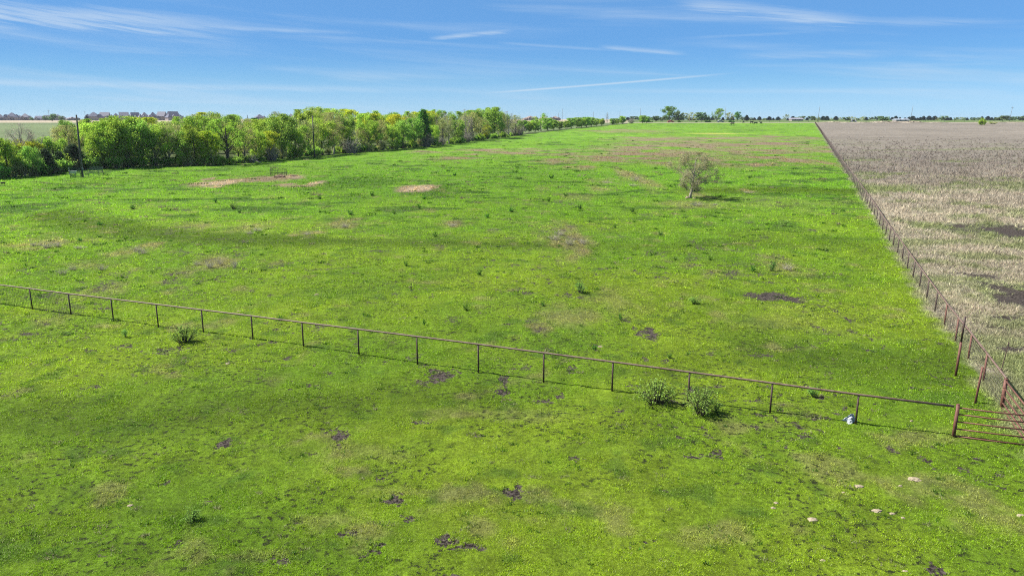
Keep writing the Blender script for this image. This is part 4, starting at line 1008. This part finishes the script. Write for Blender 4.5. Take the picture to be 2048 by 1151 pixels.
def put(kind,P,h,label,group,w=None,rz=None,var=None,cat=None):
    L_=PR[kind]; pr_=L_[random.randrange(len(L_)) if var is None else var]
    H0=pr_['h']; s=h/H0; sw=s if w is None else w
    rz=random.uniform(0,6.28) if rz is None else rz
    if pr_['_used']==0:
        o=pr_; pr_['_used']=1
    else: o=dup(pr_)
    o.location=P-Vector((0,0,.05)); o.rotation_euler=(0,0,rz); o.scale=(sw,sw,s); o['label']=label; o['group']=group
    o['category']=cat or ('bush' if kind in('bush','brush') else 'thicket' if kind=='greybush' else 'tree')
    o.name=NAMES[kind][0]
    return o
def ypix(P): return 575.5-F*(((P.z-H)*CP+P.y*SP)/(P.y*CP-(P.z-H)*SP))
def hgt(P,ytop):
    """height so that the top shows at photo row ytop"""
    b=(575.5-ytop)/F; dz=-SP+b*CP; dy=CP+b*SP
    return H+dz/dy*P.y-P.z
ORD=['first','second','third','fourth','fifth','sixth','seventh','eighth','ninth','tenth','eleventh','twelfth','thirteenth','fourteenth','fifteenth','sixteenth','seventeenth','eighteenth','nineteenth','twentieth']
def ordn(i): return ORD[i] if i<20 else 'number %d'%(i+1)
def baseY(x): return np.interp(x,[-300,0,60,110,135,165,210,300,400,457,520,560,630,700,800,900,1000,1040,1100,1180,1250],[372,357,353,348,342,340,337.5,333,332,330,324,319,313,306.5,299,289,277,272,263.5,255,248.5])
def topY(x): return np.interp(x,[-300,0,60,110,135,250,300,350,380,440,480,530,555,590,610,640,700,760,850,930,990,1020,1040],[275,262,262,253,240,235,233,236,226,222,228,231,223,230,216,213,217,220,217,214,213,222,232])
FRONT=[(-60,'mid',285),(-20,'fresh',280),(18,'fresh',276),(62,'mid',292),(95,'cedar',296),(122,'cedar',301),(150,'cedar',287),(188,'cedar',296),(208,'fresh',262),(232,'fresh',243),(258,'fresh',232),(288,'mid',240),(312,'fresh',248),(340,'olive',243),(368,'mid',262),(392,'fresh',250),(418,'yellow',262),(457,'spread',238),(488,'olive',250),(515,'fresh',258),(538,'yellow',262),(563,'mid',228),(592,'fresh',245),(615,'olive',240),(645,'fresh',236),(668,'olive',238),(690,'fresh',250),(722,'olive',256),(738,'fresh',240),(764,'olive',240),(786,'fresh',250),(806,'mid',240),(828,'mid',236),(848,'cone',216),(866,'fresh',250),(884,'olive',240),(898,'olive',232),(915,'mid',240),(933,'bare',226),(946,'olive',224),(960,'olive',234),(975,'yellow',250),(989,'mid',214),(1003,'olive',224),(1018,'bare',222),(1030,'olive',230)]
cnt={}
for i,(x,k,yt) in enumerate(FRONT):
    P=gp(x,float(baseY(x))-1.0-random.uniform(0,.8)); h=max(hgt(P,yt),3.)
    cnt[k]=cnt.get(k,0)+1
    if k=='spread': lab='tree with heavy dark spreading limbs at the front edge of the wood'
    elif k=='cone': lab='tall dark green cone-shaped cedar in the front of the wood'
    else: lab='%s, %s such one from the left in the wood'%(NAMES[k][1],ordn(cnt[k]-1))
    put(k,P,h,lab,'front trees of the wood',w=None if k!='cedar' else h/9*1.35)
# back rows
def nb(group_i): pass
BACK={'fresh':'bright green tree in the crowded back rows of the wood, only its crown showing','yellow':'yellow-green tree in the crowded back rows of the wood, only its crown showing','mid':'mid-green tree in the crowded back rows of the wood, only its crown showing',
'olive':'olive thin-leaved tree in the crowded back rows of the wood','bare':'grey bare-twigged tree in the crowded back rows of the wood','dark':'dark green tree in the crowded back rows of the wood'}
rb=random.Random(17)
for row,(f0,f1,n,xa) in enumerate(((1.07,1.16,36,1025),(1.18,1.34,34,1015),(1.36,1.6,34,1010),(1.62,1.95,24,1000))):
    for i in range(n):
        x=-120+(xa+120)*(i+rb.uniform(.1,.9))/n
        P0=gp(x,float(baseY(x))-1); f=rb.uniform(f0,f1); Yd=P0.y*f; P=at(x,Yd)
        yt=float(topY(x))+rb.uniform(0,1)**1.5*13+ (0 if row>1 else 6)
        if x<125 : yt+=rb.uniform(2,16)
        h=hgt(P,yt)
        if h<5: continue
        if x<125 and row>1: continue
        h=min(h,18)
        k=rb.choices(['fresh','yellow','mid','olive','bare','dark'],[11,7,3,7,1.6,.3] if x<880 else [7,4,4,5,1.3,1])[0]
        put(k,P,h,BACK[k],'back rows of the wood: '+{'fresh':'bright green','yellow':'yellow-green','mid':'mid-green','olive':'olive','bare':'bare','dark':'dark'}[k],w=min(h,14)/12*rb.uniform(.9,1.1))
for x,yt,l in ((42,246,'bare spreading tree crown standing above the left wood, tallest near the left edge'),(68,258,'small bare forked tree right of the bigger bare one near the left edge'),(140,250,'thin olive tree left of the dark pole top')):
    P=at(x,gp(x,float(baseY(x))).y*1.12); put('bare' if x<100 else 'olive',P,hgt(P,yt),l,'bare tops in the left wood')
# undergrowth
gb=[(703,308,270,'tangled grey leafless thicket at the wood edge right of the second pole'),(852,294,262,'tangled grey thicket below the tall dark cone cedar'),(884,291,272,'grey arching thicket just right of the cone cedar'),(505,326,306,'low grey thicket with fallen branches right of the spreading tree'),(545,322,285,'grey twiggy thicket left of the big mid-green tree'),(1035,272,245,'pale grey thicket where the wood ends and the hedge begins'),(935,285,262,'grey brush thicket beneath the bare trees'),(905,287,268,'dim grey thicket between two cedars and bare trees')]
for x,yb,yt,l in gb:
    P=gp(x,yb-1); h=max(hgt(P,yt),2); put('greybush',P,h,l,'thickets along the wood edge',w=h/4.5*1.2)
xx=-40; i=0
while xx<1040:
    P=gp(xx,float(baseY(xx))-random.uniform(.6,2.0)); h=random.uniform(1.4,3.6)*(1 if xx<300 else .8); v=random.choice([0,1,2,1])
    put('bush',P,h,('bright green leafy bush','mid-green leafy bush','thin olive twiggy bush')[v]+' in the undergrowth at the foot of the wood','undergrowth bushes: '+('bright','mid-green','olive')[v],var=v); xx+=random.uniform(8,15)*(1 if xx<700 else .7)
# fallen branch
P=gp(512,326); mb=MB(); mb.tube([(-1.6,0,.9),(-.4,.2,.55),(1.2,.1,.1)],[.05,.09,.13],6); mb.tube([(-.6,.1,.6),(-1.3,.5,1.2)],[.05,.02],4); mb.tube([(-.2,.1,.5),(-.7,-.4,1.1)],[.05,.02],4)
tag(build('fallen_branch',mb,M_barkg,None,P),'pale fallen branch leaning at the wood edge right of the spreading tree','branch')
# hedge from the wood to the road
HG=[(1046,268,241),(1058,266,243),(1070,265,240),(1082,263,226),(1096,262,236),(1108,261,240),(1120,260,243),(1132,258.5,242),(1143,257.5,236),(1153,256.5,235),(1163,256,236),(1173,255,234),(1183,254,235),(1193,253,237),(1203,252,237),(1214,251,224),(1224,250.5,237),(1234,250,237),(1245,249,232),(1262,248,235),(1284,247.5,231),(1293,247,233)]
for i,(x,yb,yt) in enumerate(HG):
    P=gp(x,yb-.8); h=hgt(P,yt)
    if x in (1082,): put('airy',P,h,'wispy open tree rising above the left part of the hedge','hedge line',w=h/12*1.1); continue
    if x in (1214,): put('bare',P,h,'very thin wispy tree sticking up from the hedge','hedge line',w=h/12*.35); continue
    k='hedge' if x!=1262 else 'greybush'
    put(k,P,max(h,2.2),('round dark bush at the near edge of the pale road' if x>=1284 else 'low bushy hedge tree, %s from the wood end of the hedge'%ordn(i)) if k=='hedge' else 'pale grey brush at the road end of the hedge','hedge line',w=max(h,3)/ (6 if k=='hedge' else 4.5)*1.25)
# road trees
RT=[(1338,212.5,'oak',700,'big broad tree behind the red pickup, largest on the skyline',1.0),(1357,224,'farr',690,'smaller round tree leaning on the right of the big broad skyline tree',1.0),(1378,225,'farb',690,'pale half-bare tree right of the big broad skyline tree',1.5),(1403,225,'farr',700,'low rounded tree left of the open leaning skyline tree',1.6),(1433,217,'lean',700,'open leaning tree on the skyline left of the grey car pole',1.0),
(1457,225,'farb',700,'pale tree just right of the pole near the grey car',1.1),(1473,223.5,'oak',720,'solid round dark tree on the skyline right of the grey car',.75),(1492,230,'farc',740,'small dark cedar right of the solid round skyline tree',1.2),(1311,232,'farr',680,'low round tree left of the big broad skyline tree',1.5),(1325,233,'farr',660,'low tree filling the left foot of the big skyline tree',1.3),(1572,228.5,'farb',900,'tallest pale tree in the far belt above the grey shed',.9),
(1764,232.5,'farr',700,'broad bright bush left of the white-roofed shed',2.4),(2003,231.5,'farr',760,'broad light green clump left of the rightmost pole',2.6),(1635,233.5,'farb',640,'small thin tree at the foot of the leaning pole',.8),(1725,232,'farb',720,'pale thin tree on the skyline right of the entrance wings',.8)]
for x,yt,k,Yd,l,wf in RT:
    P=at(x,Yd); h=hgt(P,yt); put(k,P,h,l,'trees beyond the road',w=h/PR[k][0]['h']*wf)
rb=random.Random(5)
xx=1255; 
while xx<2130:
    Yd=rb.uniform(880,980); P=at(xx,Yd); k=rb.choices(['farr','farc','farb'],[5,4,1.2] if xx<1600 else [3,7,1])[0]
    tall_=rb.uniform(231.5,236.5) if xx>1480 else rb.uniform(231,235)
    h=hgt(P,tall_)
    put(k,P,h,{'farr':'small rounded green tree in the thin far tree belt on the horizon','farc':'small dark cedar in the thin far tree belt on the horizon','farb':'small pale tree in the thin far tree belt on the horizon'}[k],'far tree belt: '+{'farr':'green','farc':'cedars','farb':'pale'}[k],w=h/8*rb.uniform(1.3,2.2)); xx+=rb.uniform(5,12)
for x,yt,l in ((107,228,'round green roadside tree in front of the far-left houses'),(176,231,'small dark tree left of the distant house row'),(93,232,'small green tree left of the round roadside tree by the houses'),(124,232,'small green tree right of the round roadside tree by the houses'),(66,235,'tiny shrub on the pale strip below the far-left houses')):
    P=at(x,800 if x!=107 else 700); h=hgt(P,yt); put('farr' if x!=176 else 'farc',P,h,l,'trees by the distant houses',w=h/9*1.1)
for x,yt in ((1298,241),(1303,242),(1358,240),(1412,239.5),(1418,240.5),(1460,240),(1466,241),(1392,241.5)):
    P=at(x,600); put('brush',P,max(hgt(P,yt),1.0),'dark low bush on the verge behind the pale road','verge bushes')
P=gp(1965,250.5); put('bush',P,hgt(P,236.5),'yellow-green bush standing alone near the far edge of the dry field','lone bushes',w=1.4,var=0)
P=gp(1985,248); put('bush',P,1.6,'low olive scrub just right of the lone yellow-green bush','lone bushes',w=1.8,var=2)
# ------------------------------------------------------------------ the lone tree in the pasture
P=gp(1380,396)
lt=tree_proto(209,7.2,8.8,.15,19,12,13,16000,.080,.17,L_lone,M_barkg,.03,1,.026,.5,0,.6,-.02)
lt.name='lone_tree'; lt.location=P; lt['label']='sparse grey-branched tree standing alone in the open pasture'; del lt['h']
k=pxm(P); hh=hgt(P,303); lt.scale=(hh/7.2*.98,hh/7.2*.95,hh/7.2); lt.rotation_euler=(0,R(5),R(10))
M_cut=mat('pale_bare_wood',(.42,.37,.31),.9,.2)
lump('stone',P+Vector((-.45,-.35,0)),.35,.25,.3,M_stone,'pale rock at the foot of the lone tree, left side','stone',77)
lump('stone',P+Vector((.5,-.3,0)),.22,.2,.16,M_stone,'smaller pale rock at the foot of the lone tree, right side','stone',78)
# ------------------------------------------------------------------ weeds
def weed_proto(seed,h,w,n,ls,stems,m=L_weed,bark=M_barkd,cr=.03): return bush_proto(seed,h,w,n,ls,m,bark,'weed_clump',stems,cr,'weed')
WP=[weed_proto(301,1.1,1.5,850,.042,46,cr=.035),weed_proto(302,.9,.9,600,.04,20,cr=.03),weed_proto(303,.5,.6,260,.05,14,L_dark,cr=.025)]
M_straw=mat('dead_stalks',(.40,.36,.28),.9,.1)
dryw=[weed_proto(304,.6,.9,110,.03,34,L_grey,M_straw,.03)]
for p in WP+dryw: p['_used']=0
def weed(v,x,yb,yt,wpx,label,group=None,pool=WP):
    P=gp(x,yb); k=pxm(P); h=(yb-yt)/k/CP; p=pool[v]; o=p if not p['_used'] else dup(p); p['_used']=1
    o.location=P; o.rotation_euler=(0,0,random.uniform(0,6.28)); s=h/p['h']; ww=wpx/k/(1.3 if pool is WP and v==0 else 1.0)
    o.scale=(ww,ww,s); o['label']=label; o['category']='weed'
    if group: o['group']=group
    return o
weed(0,1312,806,752,86,'big leafy green weed clump just left of the fence post and its neighbour clump')
weed(0,1402,826,765,78,'big ragged green weed clump reaching the fence rail, with dry stalks')
weed(0,368,684,646,62,'large green weed clump below the fence on the left side')
weed(1,1428,822,790,40,'dry grey-green stalks on the right of the ragged fence clump',None,WP)
weed(1,252,673,650,22,'single upright green weed left of the large weed clump')
weed(1,382,1042,1012,44,'dark green weed clump in the lower left grass')
weed(1,1628,793,768,30,'green weed just behind the fence rail left of the bag')
weed(1,1568,452,434,22,'upright dark weed in the pasture below the lone tree')
weed(1,468,418,402,20,'dark upright weed below the hay ring')
weed(1,1160,586,558,36,'dark weed clump in the middle of the pasture')
weed(1,1392,608,590,34,'dark green clump in the middle right of the pasture')
weed(1,1543,542,515,24,'tall dark weed above the large mud patch')
SM=[(432,405,392),(265,418,406),(849,399,388),(838,418,404),(788,428,418),(871,474,460),(1022,424,412),(1160,418,405),(1098,403,392),(811,532,518),(1505,543,526),(1104,357,347),(960,550,536),(1240,640,622),(848,650,634),(745,392,380),(700,430,418),(1265,424,412),(1130,392,384),(640,398,388),(910,352,343),(1700,812,800),(930,620,606),(200,450,442),(1085,612,600),(1190,700,686),(1340,715,704),(480,425,417),(1420,520,508),(1350,520,510),(975,435,425),(1320,470,460),(1230,455,446),(560,640,626),(160,482,474)]
for i,(x,yb,yt) in enumerate(SM):
    weed(2,x,yb,yt,random.uniform(14,24),'small dark green weed standing up from the open pasture','small weeds in the pasture')
DW=[(95,496,478),(70,492,478),(115,493,476),(285,508,490),(275,502,486),(160,497,486),(420,535,515),(440,530,508),(395,530,516),(470,535,510),(205,540,522),(145,540,524),(125,548,530),(615,470,458),(690,455,440),(905,452,441),(1120,470,455),(1140,490,468),(1110,480,462),(1165,488,470),(1575,540,520),(1270,362,346),(1265,372,362),(1495,386,378),(1395,412,398),(1215,366,358),(1430,410,402),(515,462,450),(500,468,456)]
for i,(x,yb,yt) in enumerate(DW):
    weed(0,x,yb,yt+4,random.uniform(24,38),'airy tussock of dead grey-brown stalks standing in the green pasture','dead tussocks in the pasture',dryw)
_all=[p for L__ in PR.values() for p in L__]+WP+dryw
for p in _all:
    used=p['_used']; del p['_used']; del p['h']
    if not used:
        for c in list(p.children): bpy.data.objects.remove(c)
        bpy.data.objects.remove(p)
for o in COL.objects:
    for k_ in ('h','_used'):
        if k_ in o.keys(): del o[k_]
# ------------------------------------------------------------------ air
hb=MB().box(-3300,3300,-3300,3300,-2.5,27)
hm=bpy.data.materials.new('air'); hm.use_nodes=True; hn=hm.node_tree.nodes
hn.remove(hn['Principled BSDF']); pv=hn.new('ShaderNodeVolumePrincipled'); pv.inputs['Color'].default_value=(.78,.88,1,1); pv.inputs['Density'].default_value=.00007; pv.inputs['Anisotropy'].default_value=.2
hm.node_tree.links.new(pv.outputs[0],hn['Material Output'].inputs['Volume'])
hz_=build('haze',hb,hm); hz_['kind']='stuff'; hz_['label']='thin pale blue air haze over the far fields'; hz_['category']='haze'
